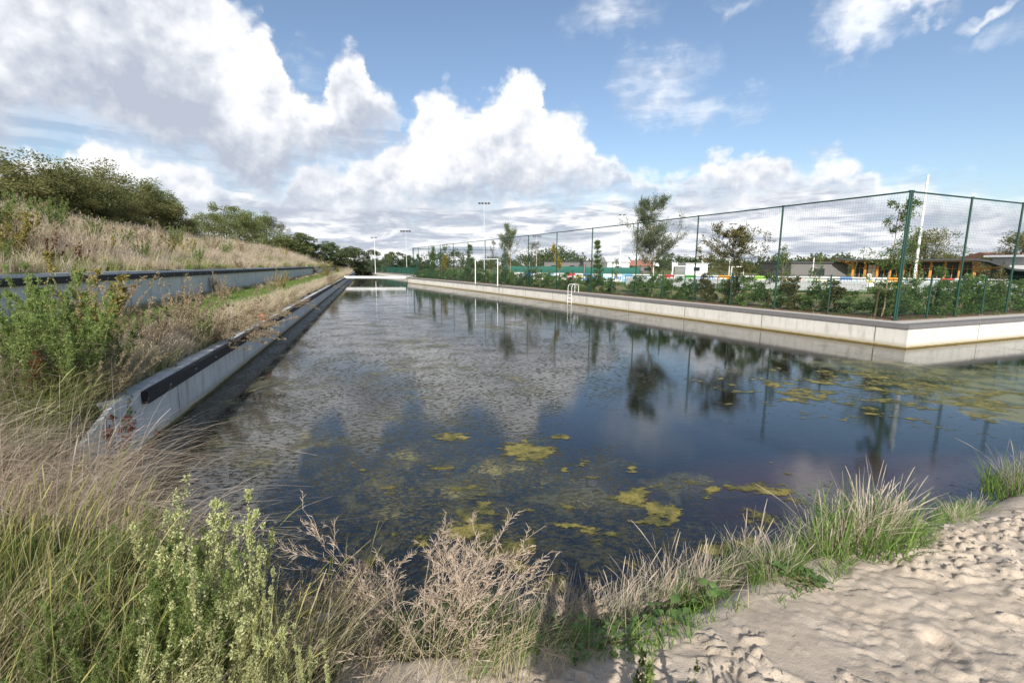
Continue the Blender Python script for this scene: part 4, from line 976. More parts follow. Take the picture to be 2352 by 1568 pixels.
for (px, pt, Y), lb in zip(far, flab): place_tree(px, pt, Y, 1.25, px, 'leaf_far' if px > 700 else 'leaf_tree', lb, 'far row of trees beyond the canal end', 7.5, TF)
# pale willows before the far row
TWm = [tree_bushy(170+i, 5, 4.5, 3500, .22, .1, base=.02, lumps=34) for i in range(2)]
for k, (px, pt, Y, lb) in enumerate([(838, 590, 138, 'pale low willow behind the far windscreen fence, left of three'), (858, 589, 134, 'pale grey willow behind the far windscreen fence, middle of three'), (893, 590, 128, 'greyish willow behind the far windscreen fence, right of three')]):
    place_tree(px, pt, Y, .95, k, 'leaf_willow', lb, 'pale willows behind the windscreen', 5, TWm, 0.)
# distant wooded horizon behind the sports ground
def horizon_wood():
    rng = np.random.default_rng(9); cs = []; rs = []
    for px in np.arange(985, 2500, 7.):
        Y = 230+60*math.sin(px*.013)+rng.uniform(-15, 15)
        if px > 1830: Y -= 60
        p = at(px, 608, Y); h = (9 + 2.5*math.sin(px*.021)+2.*math.sin(px*.05)+rng.normal(0, .9))*(Y/240)*(.9 if px < 1300 else .72)
        for _ in range(5): cs.append((p[0]+rng.normal(0, 2.), p[1]+rng.normal(0, 4), h*rng.uniform(.1, .85))); rs.append(rng.uniform(1.2, 2.6))
    cs = np.array(cs); rs = np.array(rs); n = 60000; i = rng.integers(0, len(cs), n); v = rng.normal(size=(n, 3)); v /= np.linalg.norm(v, axis=1, keepdims=True)
    V = leaves(rng, cs[i]+v*rs[i][:, None]*rng.random((n, 1))**.4, rng.uniform(.5, 1.1, n), .7)
    o = obj('distant_woods', mesh('distant_woods', *V), M['leaf_far']); tag(o, kind='stuff')
horizon_wood()
# single trees round the pitch and clubhouse
TO = [tree_bushy(190+i, 8, 9, 9000, .22, .28, base=.22, lumps=60, multi=2) for i in range(2)]
RT = 'big trees beyond the clubhouse'
place_tree(2140, 516, 78, 1.12, 0, 'leaf_olive', 'wide brownish tree behind the clubhouse roof beside the white pole', RT, 8, TO, 0)
place_tree(2348, 523, 72, 1.2, 1, 'leaf_olive', 'tree with bare lower limbs above the white building at the right edge', RT, 8, TO, 0)
place_tree(1908, 585, 80, .72, 0, 'leaf_brown', 'small round russet tree behind the dark grey annex', RT, 8, TO, 0)
place_tree(1515, 592, 150, .95, 1, 'leaf_far', 'tall round tree on the horizon right of the willow trunk', RT, 8, TO, 0)
place_tree(1565, 604, 140, .8, 0, 'leaf_olive', 'low tree on the horizon behind the second white flagpole', RT, 8, TO, 0)
place_tree(1445, 607, 150, .9, 1, 'leaf_far', 'low rounded tree on the horizon left of the willow trunk', RT, 8, TO, 0)
place_tree(1660, 607, 130, .8, 1, 'leaf_olive', 'low olive tree on the horizon at the left foot of the young oak', RT, 8, TO, 0)

# ------------------------------------------------------------------ young trees in the planting bed behind the fence
ST = 1.7                                                  # metres behind the quay edge
def bedpt(px, extra=0.):
    """point of the planting bed seen at column px"""
    best = None
    for a, c_ in zip(BED[:-1], BED[1:]):
        for t_ in np.linspace(0, 1, 60):
            p = a+(c_-a)*t_; d = p[1]*cp - (0-CZ)*sp; X = p[0]/d*F+1176
            if best is None or abs(X-px) < best[0]: best = (abs(X-px), p)
    return best[1]
BED = off(path, -ST)
def young(px, ptop, mk, tm, cm, lab, grp='young trees in the bed behind the fence', stakes=0, refH=3.4):
    p = bedpt(px); H = at(px, ptop, p[1])[2]; tmh, cmh = mk(H)
    r = plant('young_tree', tmh, cmh, M[tm], M[cm], (p[0], p[1], .03), 1., 0., lab, 'tree', grp)
    if stakes:
        for k in range(stakes): MB().tube([(.16*(1-2*(k % 2)), .1, 0), (.13*(1-2*(k % 2)), .1, 1.15)], .032, 8).build('stake', M['stake'], r)
Pw = dict(n=9, wander=.09, up=.07, kids=[38, 9], ang=.95, ratio=[.46, .38], lo=.26, shape=lambda t: 1.35-t*.95)
Pc = dict(n=10, wander=.04, up=.02, kids=[34, 5], ang=1.15, ratio=[.30, .35], lo=.18, shape=lambda t: 1.25-t)
Pok = dict(n=9, wander=.08, up=.04, kids=[22, 8], ang=1.15, ratio=[.40, .42], lo=.14, shape=lambda t: 1.35-t*.85)
Psp = dict(n=9, wander=.07, up=.08, kids=[11, 4], ang=.75, ratio=[.26, .4], lo=.25, shape=lambda t: 1.2-t*.7)
young(1497, 452, lambda H: tree_skel(11, H, Pw, .14, 21000, .09, .2, .05, up=.5), 'bark_light', 'leaf_willow', 'tall airy silver-leaved young willow rising well above the fence')
young(1171, 512, lambda H: tree_skel(12, H, Pw, .16, 8000, .10, .22, .05, up=.4), 'bark_light', 'leaf_willow', 'young willow with an egg-shaped crown just right of the goal frame')
young(1682, 517, lambda H: tree_skel(13, H, dict(Pok, kids=[30, 9], ratio=[.58, .40]), .085, 12000, .06, .6, .035), 'bark', 'leaf_oak', 'young brownish oak with spreading tiers inside the wide fence bay')
young(2022, 462, lambda H: tree_skel(14, H, dict(Pok, kids=[20, 7], ratio=[.27, .42]), .07, 5200, .05, .65, .03, lean=(.05, 0)), 'bark_light', 'leaf_green', 'slender young maple with a pale stem before the clubhouse', stakes=2)
young(1376, 553, lambda H: tree_skel(15, H, dict(Pc, kids=[40, 4], ratio=[.16, .4]), .09, 4200, .05, .6, .03), 'bark', 'leaf_green', 'narrow dense dark green young tree between two fence posts, left of the willow')
young(1076, 562, lambda H: tree_skel(16, H, dict(Pc, kids=[32, 5], ratio=[.24, .35]), .12, 3000, .07, .6, .04), 'bark', 'leaf_green', 'conical dark green young tree touching the goal frame on its left')
young(1222, 553, lambda H: tree_skel(17, H, Pok, .09, 1700, .07, .6, .03), 'bark', 'leaf_oak', 'sparse brown-leaved young oak between the goal frame and the yellow tree')
young(1287, 558, lambda H: tree_skel(18, H, Psp, .10, 1100, .08, .6, .03), 'bark_light', 'leaf_yellow', 'thin young tree with sparse yellow leaves against a fence post')
young(1130, 552, lambda H: tree_skel(19, H, Psp, .10, 700, .07, .6, .03), 'bark', 'leaf_oak', 'thin sparse young tree behind the goal frame opening')
young(992, 566, lambda H: tree_skel(20, H, dict(Pc, kids=[34, 4], ratio=[.12, .35]), .16, 1800, .08, .5, .04), 'bark', 'leaf_green', 'narrow columnar young tree near the far end of the fence')
young(1017, 585, lambda H: tree_skel(21, H, dict(Pc, ratio=[.2, .35]), .15, 1600, .1, .6, .04), 'bark', 'leaf_yellow', 'small golden-leaved tree near the far end of the fence')
young(966, 583, lambda H: tree_skel(22, H, Psp, .15, 900, .1, .6, .04), 'bark', 'leaf_oak', 'small russet sapling right beside the fence end')
young(1796, 562, lambda H: tree_skel(23, H, Psp, .07, 800, .05, .6, .022), 'bark_light', 'leaf_green', 'thin sapling with an upright leader just right of a tall fence post')
young(1843, 585, lambda H: tree_skel(24, H, Psp, .07, 600, .05, .6, .022, lean=(.1, 0)), 'bark_light', 'leaf_green', 'forked light sapling before the dark grey annex')
young(1417, 594, lambda H: tree_skel(25, H, Psp, .08, 500, .05, .5, .02), 'bark_light', 'leaf_green', 'feathery low sapling left of the willow trunk')
young(2150, 612, lambda H: tree_skel(26, H, dict(Psp, kids=[14, 4]), .07, 1300, .05, .5, .022), 'bark_light', 'leaf_green', 'leafy sapling topping the hedge before the clubhouse windows', stakes=1)
young(2295, 600, lambda H: tree_skel(27, H, Psp, .07, 700, .05, .6, .022), 'bark_light', 'leaf_oak', 'sparse sapling before the white building at the right edge')

# hedge shrubs
HB = []
for i in range(6):
    rng = np.random.default_rng(300+i); tm_, cm_ = tree_bushy(300+i, 1.15, .95, 2600, .062, .014, base=.02, asp=.55, lumps=30, multi=3); HB.append((tm_, cm_))
cols_ = ['leaf_hedge', 'leaf_hedge', 'leaf_green', 'leaf_hedge', 'leaf_willow', 'leaf_oak']
for i, (tm_, cm_) in enumerate(HB): tm_.materials.append(M['bark_light']); cm_.materials.append(M[cols_[i] if i not in (4,) else 'weed_green'])
def hedge():
    rng = np.random.default_rng(12); k = 0
    hl = off(path, -1.75); segs_ = [(hl[9], hl[0], 'left'), ]
    pts = resample([hl[i] for i in range(9, -1, -1)], .80, .3); n1 = len(pts)
    pr = resample([hl[9]+D2*.5, hl[9]+D2*26], .68, .2)
    for j, p in enumerate(list(pts)+list(pr)):
        if rng.random() < .07: continue
        r_ = j >= n1; q = p+rng.normal(0, .14, 2); v = int(rng.choice([0, 1, 3, 0, 1, 2, 5, 4])); v = v if not r_ else int(rng.choice([0, 1, 3, 3, 2]))
        i_c = j if j < n1 else j-n1
        s_ = rng.uniform(.85, 1.35) if not r_ else rng.uniform(1.1, 1.4)
        tone = {0: 'dark glossy green', 1: 'dark green', 2: 'fresh green', 3: 'bushy dark green', 4: 'pale grey green', 5: 'brown-tinged'}[v]
        if r_: lab = f'{tone} hedge shrub in the dense row right of the quay corner'
        elif q[1] < 24: lab = f'{tone} hedge shrub behind the fence between the quay corner and the young oak'
        elif q[1] < 36: lab = f'{tone} hedge shrub behind the fence between the young oak and the ladder'
        elif q[1] < 52: lab = f'{tone} hedge shrub behind the fence between the ladder and the goal frame'
        else: lab = f'{tone} hedge shrub behind the fence beyond the goal frame'
        root = plant('hedge_shrub', HB[v][0], HB[v][1], None, None, (q[0], q[1], .04), (s_*1.1, s_*1.1, s_*rng.uniform(.85, 1.12)), rng.uniform(0, 6), lab, 'shrub', 'hedge shrubs behind the fence: '+('right of corner' if r_ else 'left of corner'), 'stem', 'foliage')
hedge()

# ------------------------------------------------------------------ grass cover (nobody could count it): tufts scattered on points
def scatter(name, pts, scl, rot, meshes, kinds=None):
    col = bpy.data.collections.new(name+'_tufts')
    for i, (me, mt) in enumerate(meshes):
        o = bpy.data.objects.new(f'{name}_tuft_{i:02d}', me)
        if not me.materials: me.materials.append(mt)
        col.objects.link(o)
    me = bpy.data.meshes.new(name); pts = np.asarray(pts, np.float32); me.vertices.add(len(pts)); me.vertices.foreach_set('co', pts.ravel())
    a = me.attributes.new('scl', 'FLOAT', 'POINT'); a.data.foreach_set('value', np.asarray(scl, np.float32))
    a = me.attributes.new('rot', 'FLOAT_VECTOR', 'POINT'); a.data.foreach_set('vector', np.asarray(rot, np.float32).ravel())
    a = me.attributes.new('idx', 'INT', 'POINT'); a.data.foreach_set('value', np.asarray(kinds if kinds is not None else np.random.default_rng(1).integers(0, len(meshes), len(pts)), np.int32))
    o = obj(name, me); tag(o, kind='stuff')
    g = bpy.data.node_groups.new(name, 'GeometryNodeTree'); g.interface.new_socket('Geometry', in_out='INPUT', socket_type='NodeSocketGeometry'); g.interface.new_socket('Geometry', in_out='OUTPUT', socket_type='NodeSocketGeometry')
    n = g.nodes; l = g.links; gi = n.new('NodeGroupInput'); go_ = n.new('NodeGroupOutput'); iop = n.new('GeometryNodeInstanceOnPoints')
    ci_ = n.new('GeometryNodeCollectionInfo'); ci_.inputs['Collection'].default_value = col; ci_.inputs['Separate Children'].default_value = True; ci_.inputs['Reset Children'].default_value = True
    def att(nm_, ty):
        q_ = n.new('GeometryNodeInputNamedAttribute'); q_.data_type = ty; q_.inputs['Name'].default_value = nm_
        return [s_ for s_ in q_.outputs if s_.name == 'Attribute' and s_.enabled][0]
    l.new(gi.outputs[0], iop.inputs['Points']); l.new(ci_.outputs[0], iop.inputs['Instance']); iop.inputs['Pick Instance'].default_value = True
    l.new(att('idx', 'INT'), iop.inputs['Instance Index']); l.new(att('scl', 'FLOAT'), iop.inputs['Scale']); l.new(att('rot', 'FLOAT_VECTOR'), iop.inputs['Rotation'])
    l.new(iop.outputs[0], go_.inputs[0]); md = o.modifiers.new('scatter', 'NODES'); md.node_group = g
    return o
def tm(mt, *a, **k): return (mesh('tuft', *tuft(*a, **k)), M[mt])
SW = [tm('straw_pink', 1, 46, .75, .16, 0., .35, .012, seg=4, head=.6, headw=2.2), tm('straw', 2, 46, .70, .18, 0., .4, .012, seg=4, head=.5, headw=2.4), tm('straw_pink', 3, 40, .85, .14, 0., .3, .011, seg=4, head=.7), tm('straw_mix', 4, 52, .55, .2, 0., .4, .014, seg=4), tm('grass_green', 5, 50, .38, .2, 0., .4, .014, seg=4), tm('weed_dry', 6, 40, .6, .2, .3, .6, .014, seg=4), tm('straw_mix', 7, 46, .65, .18, 0., .35, .012, seg=4, head=.4)]
def sprinkle(rng, n, s0, s1, y0, y1, ypow=1.6):
    y = y0+(y1-y0)*rng.random(n)**ypow; s_ = rng.uniform(s0, s1, n); return s_-.3*y, y, s_
# hill: tall dry grass above, greener at the foot
rng = np.random.default_rng(77)
x, y, s_ = sprinkle(rng, 34000, -27, -8.95, 1.5, 120, 1.7)
gn = fbm(x*.45, y*.22, 4, 91); low = sst(s_, -12.5, -9.5)
keep = rng.random(len(x)) < np.clip(.45+.9*(fbm(x*.9, y*.9, 3, 93)-.3), .3, 1)
x, y, s_, gn, low = x[keep], y[keep], s_[keep], gn[keep], low[keep]
pg = np.clip((gn-.46)*5+low*.65, 0.05, .95); u = rng.random(len(x))
kd = np.where(u < pg*.42, 4, np.where(u < pg*.9, rng.choice([3, 6], len(x)), rng.choice([0, 0, 1, 2, 2, 5], len(x), p=[.2, .2, .25, .15, .15, .05])))
sc_h = rng.uniform(.65, 1.25, len(x))*(1+.35*sst(y, 30, 90))*(.45+1.1*fbm(x*.6, y*.5, 3, 92))*np.where(low > .5, .7, 1)
scatter('hillside_grass', np.stack([x, y, ground_h(x, y)-.03], 1), sc_h, np.stack([rng.normal(0, .10, len(x)), rng.normal(.06, .12, len(x)), rng.normal(.1, .8, len(x))], 1), SW, kd)
# terrace: green mown-looking middle, straw along the wall edge
x, y, s_ = sprinkle(rng, 26000, -8.5, -3.68, 6.3, 120, 2.0)
n_ = fbm(x*.8, y*.5, 4, 95); edge = sst(s_+.9*(n_-.5), -5.2, -4.7) ; green = sst(s_+1.6*(n_-.5), -8.0, -7.4)*(1-edge)
keep = rng.random(len(x)) < np.where(green > .5, .75, 1.); x, y, s_, n_, edge, green = [q_[keep] for q_ in (x, y, s_, n_, edge, green)]
u = rng.random(len(x)); kd = np.where(green > .4, np.where(u < .85, 4, 3), np.where(edge > .5, rng.choice([0, 1, 2, 3, 6], len(x), p=[.32, .25, .15, .16, .12]), rng.choice([1, 3, 5, 4], len(x))))
sc_t = np.where(green > .4, .27, np.where(edge > .5, rng.uniform(.30, .58, len(x)), .38))*rng.uniform(.7, 1.15, len(x))*(.6+.8*fbm(x*.9, y*.9, 3, 97))*(1+.3*sst(y, 30, 90))
scatter('terrace_grass', np.stack([x, y, ground_h(x, y)-.02], 1), sc_t, np.stack([rng.normal(0, .12, len(x)), rng.normal(.08, .12, len(x)), rng.normal(.1, .7, len(x))], 1), SW, kd)
# grass on the land right at the canal end
x = rng.uniform(-60, -34, 2600); y = rng.uniform(120, 190, 2600); ok = (x+.3*y < -3.8) | (y > 166)
x, y = x[ok], y[ok]
scatter('far_bank_grass', np.stack([x, y, ground_h(x, y)], 1), rng.uniform(1., 1.7, len(x)), np.stack([x*0, x*0, rng.uniform(0, 6, len(x))], 1), SW[:3])
# litter of bark and low greenery along the foot of the fence
BG = [tm('grass_green', 21, 26, .16, .12, 0., .5, .008, seg=3), tm('weed_dry', 22, 14, .10, .16, 0., 1.2, .012, seg=3), (mesh('tuft', *leaves(np.random.default_rng(3), np.random.default_rng(4).normal(0, .1, (40, 3))*[1, 1, .15]+[0, 0, .03], .05, .6)), M['leaf_green'])]
pts = resample(off(path, -1.25), .16)[:]; P_ = np.array([p for p in pts if p[1] < 60 and p[0] < 40]); P_ = P_+rng.normal(0, .22, P_.shape)
P_ = P_[rng.random(len(P_)) < .55]
scatter('bed_undergrowth', np.stack([P_[:, 0], P_[:, 1], np.full(len(P_), .04)], 1), rng.uniform(.6, 1.3, len(P_)), np.stack([P_[:, 0]*0, P_[:, 0]*0, rng.uniform(0, 6, len(P_))], 1), BG, rng.choice([0, 1, 1, 1, 2], len(P_)))

# ------------------------------------------------------------------ single weeds on slope and terrace
def wobj(name, key, tmat, cmat, loc, s, rz, lab, group=None, cat='weed'):
    tmh, cmh = key
    return plant(name, tmh, cmh, M[tmat], M[cmat], loc, s, rz, lab, cat, group, 'stem', 'leaves')
def cp2(k): return (k[0].copy(), k[1].copy())
W_green = [weedmesh(400+i, 1.4, 20, .42, 15000, .036, br=13, brl=.30, wind=.08, asp=.3, brup=2.0) for i in range(2)]
W_dry = [weedmesh(410+i, 1.15, 17, .7, 6500, .030, br=12, brl=.38, wind=.22, stem_r=.006) for i in range(3)]
W_red = [weedmesh(420, .9, 5, .35, 1500, .035, br=8, brl=.28, wind=.15)]
W_yel = [weedmesh(425, 1.2, 9, .4, 3600, .05, br=12, brl=.3, wind=.10)]
def wd(kind, px, py, z, s, lab, s_=None, Y=None):
    p = gp(px, py, z) if Y is None else at(px, py, Y)
    zz = gz(p[0], p[1]) if Y is None else gz(p[0], p[1])
    src, a_, b_ = {'g': (W_green, 'stem', 'weed_green'), 'd': (W_dry, 'stem_dry', 'weed_dry'), 'r': (W_red, 'stem_dry', 'weed_red'), 'y': (W_yel, 'stem', 'weed_yellow')}[kind]
    k = src[int(px) % len(src)]
    k2 = k if not k[1].materials or k[1].materials[0] == M[b_] else cp2(k)
    return wobj('weed', k2, a_, b_, (p[0], p[1], zz-.03), s, (px % 7)*.12-.35, lab, 'tall weeds on terrace and slope')
def hillp(px, py):
    """where the sight line meets the slope"""
    r = ray(px, py)
    for Y in np.arange(4, 140, .1):
        p = r*Y/r[1]+[0, 0, CZ]
        if p[0]+.3*Y < -8.8 and gz(p[0], p[1]) > p[2]: return Y
    return 60.
SLW = [('g', 100, 520, .8, 'green weed high on the slope under the first big trees'), ('d', 145, 515, 1., 'dry feathery weed breaking the crest line left of centre of the slope'), ('y', 60, 560, .8, 'yellowish weed halfway up the slope at the far left'), ('g', 215, 575, .8, 'green weed halfway up the slope right of the dock weeds'), ('d', 265, 560, .9, 'brown weed halfway up the slope'), ('g', 290, 590, .7, 'green weed low on the slope beside the small wall weed'), ('d', 345, 590, .8, 'dry weed just above the upper wall, left of its middle'), ('g', 405, 580, 1., 'green weed to the right of the wide dry weed'), ('y', 430, 598, .9, 'yellow-green low weed right of the middle of the slope'), ('d', 480, 585, 1.1, 'dry weed on the slope left of the overhanging bush'), ('g', 520, 600, .9, 'green weed above the overhanging bush'), ('d', 610, 595, 1.3, 'brown scrub right of the overhanging bush'), ('y', 650, 600, 1.3, 'yellowish scrub far along the slope'), ('d', 715, 602, 1.5, 'dry scrub near the far end of the slope'), ('g', 20, 570, 1.0, 'green weed at the left edge low on the slope')]
for kind, px, py, s, lab in SLW + [('y', 18, 605, 1.0, 'tall yellow-green weed at the left edge just above the upper wall'), ('g', 130, 545, .95, 'dark green weed standing alone high on the grassy slope'), ('d', 160, 585, 1.0, 'large dry brown weed under the dark green one on the slope'),
                       ('r', 118, 612, 1.0, 'red-brown dock weed hanging over the upper wall near the left edge'), ('r', 185, 612, .8, 'smaller red-brown dock weed above the upper wall, right of the large one'), ('d', 62, 600, 1.0, 'dry weed between the yellow one and the red-brown dock on the slope'),
                       ('d', 380, 575, 1.2, 'wide dry weed midway up the slope'), ('y', 385, 598, .8, 'yellow-green weed low on the slope in the middle of the bank'), ('d', 318, 568, .9, 'greyish weed on the slope left of the wide dry one'),
                       ('g', 455, 612, .6, 'low green weed on top of the upper wall near its middle'), ('d', 560, 592, 1.3, 'brown weed on the slope above the overhanging bush'), ('y', 745, 600, 1.4, 'yellowish scrub at the right of the slope before the trees'), ('g', 690, 590, 1.2, 'green weed patch far along the slope'), ('d', 10, 520, 1.0, 'dry weed at the left edge high on the slope'), ('g', 330, 610, .6, 'small green weed leaning over the upper wall'), ('y', 240, 600, .7, 'pale green weed low on the slope, right of the dock weeds')]:
    wd(kind, px, py, 0, s*(1.5 if kind != 'r' else 1.25), lab, Y=hillp(px, py))
for kind, px, py, z, s, lab in [('d', 545, 612, 1.62, 1.1, 'dry bush spilling over the upper wall at its middle'), ('d', 672, 612, 1.62, 1.3, 'dry bush spilling over the far end of the upper wall')]:
    Y = {545: 34., 672: 62.}[px]; p = uw(Y); wobj('weed', W_dry[px % 3], 'stem_dry', 'weed_dry', (p[0]-.15, p[1], 1.5), (s*1.2, s*1.2, s*.7), -.6, lab, 'tall weeds on terrace and slope')
terr_w = [('g', 262, 925, 0, .5, 'low green weed at the very end of the canal wall'), ('d', 235, 930, 0, .55, 'dry weed tangled round the end of the canal wall'), ('g', 95, 905, .15, 1.3, 'big bushy green weed nearest the left edge on the terrace'), ('g', 175, 915, .15, 1.12, 'big bushy green weed on the terrace, right of the largest'), ('g', 30, 930, .15, 1.2, 'green weed half cut by the left edge on the terrace'), ('g', 250, 890, .1, .85, 'low green weed at the end of the canal wall'),
          ('y', 195, 850, .15, 1.15, 'tall orange-yellow weed spike behind the green weeds on the terrace'), ('r', 75, 930, .15, .95, 'red-brown dock stalks in front of the big green weed'),
          ('d', 225, 800, .15, 1.15, 'dense dry brown bush behind the green weeds on the terrace'), ('d', 290, 812, .15, .95, 'dry brown bush right of the green weeds on the terrace'), ('d', 330, 830, .1, .75, 'small dry weed on the terrace between bush and wall'),
          ('d', 440, 770, .1, 1.0, 'branched dry weed in the middle of the terrace edge'), ('g', 470, 790, .1, .6, 'low green weed among straw at the wall edge'), ('d', 400, 800, .1, .8, 'dry weed left of the middle of the terrace edge'),
          ('d', 500, 680, .15, .85, 'dark tangled bush against the upper wall'), ('d', 515, 690, .15, .7, 'pale dry weed in front of the tangled bush'), ('d', 625, 672, .1, .9, 'dry weed spike far along the terrace'), ('y', 646, 668, .1, .9, 'straw-coloured tall weed beside the far dry spike'), ('g', 30, 760, .15, .7, 'dark weed against the upper wall at the left edge'),
          ('y', 775, 628, .1, 1.1, 'yellow-green weeds at the far end of the terrace'), ('d', 725, 634, .1, 1.3, 'dark scrub at the far end of the upper wall')]
for k in terr_w: wd(*k[:4], k[4]*(1.35 if k[0] in 'dy' else .95), k[5])
# bushes hanging over the lower wall
for y_, s, lab in [(12.9, 1.55, 'dry tangled bush hanging over the lower wall down to the water'), (15.0, 1.05, 'second dry bush drooping over the lower wall behind the first'), (18.2, .9, 'small dry bush on the lower wall past the orange bag'), (22, 1.1, 'dry bush over the lower wall, third clump from the near end'), (11.3, 1.15, 'dry weed leaning on the timber beam before the tangled bush'), (44, 1.8, 'dark scrub hanging over the lower wall near the footbridge')]:
    p = lw(y_, -3.62); o = wobj('overhanging_bush', W_dry[int(y_) % 3], 'stem_dry', 'weed_dry', (p[0], p[1], .02), (s, s, s*.8), -.2, lab, 'dry bushes hanging over the lower wall', 'bush'); o.rotation_euler = (0, .85, -.1); o.location = (p[0]-.05, p[1], .12)
# orange bag caught on the wall
p = lw(15.9, -3.6); b = MB(); rng = np.random.default_rng(8)
V = []; nu, nv = 9, 7
for i in range(nv):
    for j in range(nu):
        th = 2*math.pi*j/nu; ph = math.pi*(i+.5)/nv; r_ = .15*(1+.35*rng.normal()*.6); V.append((r_*math.sin(ph)*math.cos(th)*1.3, r_*math.sin(ph)*math.sin(th), .09+r_*.7*math.cos(ph)))
b.add(V, [(i*nu+j, i*nu+(j+1) % nu, (i+1)*nu+(j+1) % nu, (i+1)*nu+j) for i in range(nv-1) for j in range(nu)]+[tuple(range(nu)), tuple(range((nv-1)*nu, nv*nu))])
M['orange'] = plain('orange_plastic', (.75, .13, .03), .45, .4, .1); o = b.build('plastic_bag', M['orange'], None, loc=(*p, .05)); tag(o, 'crumpled orange plastic bag caught on top of the lower wall', 'bag')

# ------------------------------------------------------------------ near bank
def hblades(rng, n, box, H, lean, lsd, bend, w, seg, head=0., headw=3., keepf=None, hsd=.25, droop=.35):
    x = rng.uniform(box[0], box[1], n); y = rng.uniform(box[2], box[3], n)
    d = shore_d(x, y); ok = (d > .02) & (x+.3*y > -8.6)
    if keepf is not None: ok &= keepf(x, y, d, rng)
    ok &= ~((x+.3*y > -3.85) & (x+.3*y < -3.40) & (y > 6.0))
    x, y = x[ok], y[ok]; n = len(x); g = fbm(x*2, y*2, 3, 12)
    # wall strip: stand on the ground either side of it
    z = ground_h(x, y)-.02
    a = lean+rng.normal(0, lsd, n)+1.2*(fbm(x*1.1, y*1.1, 2, 19)-.5)
    return blades(rng, np.stack([x, y, z], 1), H*np.clip(rng.normal(.85, hsd, n), .25, 1.3)*(.6+.8*g), a, np.abs(rng.normal(bend, bend*.4, n)), w*rng.uniform(.6, 1.4, n), seg, head, headw, droop=droop)
def stuff(name, parts, mt): o = obj(name, mesh(name, *join(*parts)), mt); tag(o, kind='stuff'); return o
rng = np.random.default_rng(31)
left_k = lambda x, y, d, r: (d > .05) & ((x < -.75-.1*y) | (d < .32)) & (x < .1)
# thick undergrowth of green and half-dry blades
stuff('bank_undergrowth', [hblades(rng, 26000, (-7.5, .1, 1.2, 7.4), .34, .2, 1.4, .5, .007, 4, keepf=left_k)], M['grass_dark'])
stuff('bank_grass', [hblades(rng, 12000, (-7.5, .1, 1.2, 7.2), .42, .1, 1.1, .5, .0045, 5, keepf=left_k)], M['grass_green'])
# combed, wind-laid dry grass by the end of the wall and further back
c_dry = lambda x, y, d, r: (fbm(x*.9+3, y*.9, 3, 66) > .36) & (x < -2.1) & (y > 3.55-.12*(x+4)) & (d > .08) & ~((y > 4.6) & (x+.3*y > -4.5))
stuff('dry_grass', [hblades(rng, 21000, (-6.6, -2.1, 3.3, 6.6), 1.0, -.1, .35, .75, .0045, 8, head=.35, headw=1.7, keepf=c_dry, droop=.55),
                    hblades(rng, 7000, (-9, -4.6, 6.2, 10), .6, .1, .6, .6, .006, 6, head=.3, headw=1.8, keepf=lambda x, y, d, r: (x+.3*y < -3.9) & (fbm(x*.7, y*.7, 3, 6) > .45))], M['straw_pink'])
stuff('dry_grass', [hblades(rng, 5200, (-4.5, -1.0, 1.3, 2.9), .55, .4, .6, .6, .004, 7, keepf=lambda x, y, d, r: (x < -1.0) & (fbm(x*1.5, y*1.5, 2, 7) > .38)),
                    hblades(rng, 2600, (-3.0, -1.0, 3.0, 4.6), .62, .0, .5, .55, .004, 7, head=.3, headw=1.8, keepf=lambda x, y, d, r: d < .75)], M['straw'])
stuff('wall_end_grass', [hblades(rng, 5000, (-6.6, -4.9, 4.3, 6.9), .72, -.1, .8, .7, .0055, 6, head=.2, keepf=lambda x, y, d, r: (x+.3*y < -3.55) & (x+.3*y > -4.6))], M['straw_mix'])
# upright yellow-stemmed grass with seed heads
stuff('seeding_grass', [hblades(rng, 950, (-3.8, -1.0, 1.7, 3.5), .80, .3, .7, .30, .0038, 9, head=.85, headw=2.2, hsd=.2, keepf=lambda x, y, d, r: (d > .1))], M['stem_yellow'])
# pale-green weeds, each its own plant
W_pale = [weedmesh(500+i, 1.0, 3, .20, 4600, .013, br=24, brl=.24, wind=.06, asp=.5, start=.22, brup=3.4, stem_r=.004, jit=.001) for i in range(3)]
W_pale_b = [weedmesh(510+i, .8, 5, .38, 3600, .013, br=15, brl=.30, wind=.16, asp=.5, start=.2, brup=1.9, stem_r=.0035, jit=.003) for i in range(3)]
def on(px, py, Y): p = at(px, py, Y); return p[0], p[1], gz(p[0], p[1])
def wp(src, i, px, ptop, Y, lab, rz=0., wide=1., tm_='stem', cm_='weed_pale', ref=1.0, grp='pale green seeding weeds on the near bank', name='weed', cat='weed'):
    tp = at(px, ptop, Y); z = gz(tp[0], tp[1]); H = max(.12, (tp[2]-z))/ref*1.06
    k = src[i % len(src)]
    if k[1].materials and k[1].materials[0] != M[cm_]: k = cp2(k); k[0].materials.clear(); k[1].materials.clear()
    return wobj(name, k, tm_, cm_, (tp[0]-.05*H, tp[1], z-.02), (H*wide, H*wide, H), rz, lab, grp, cat)
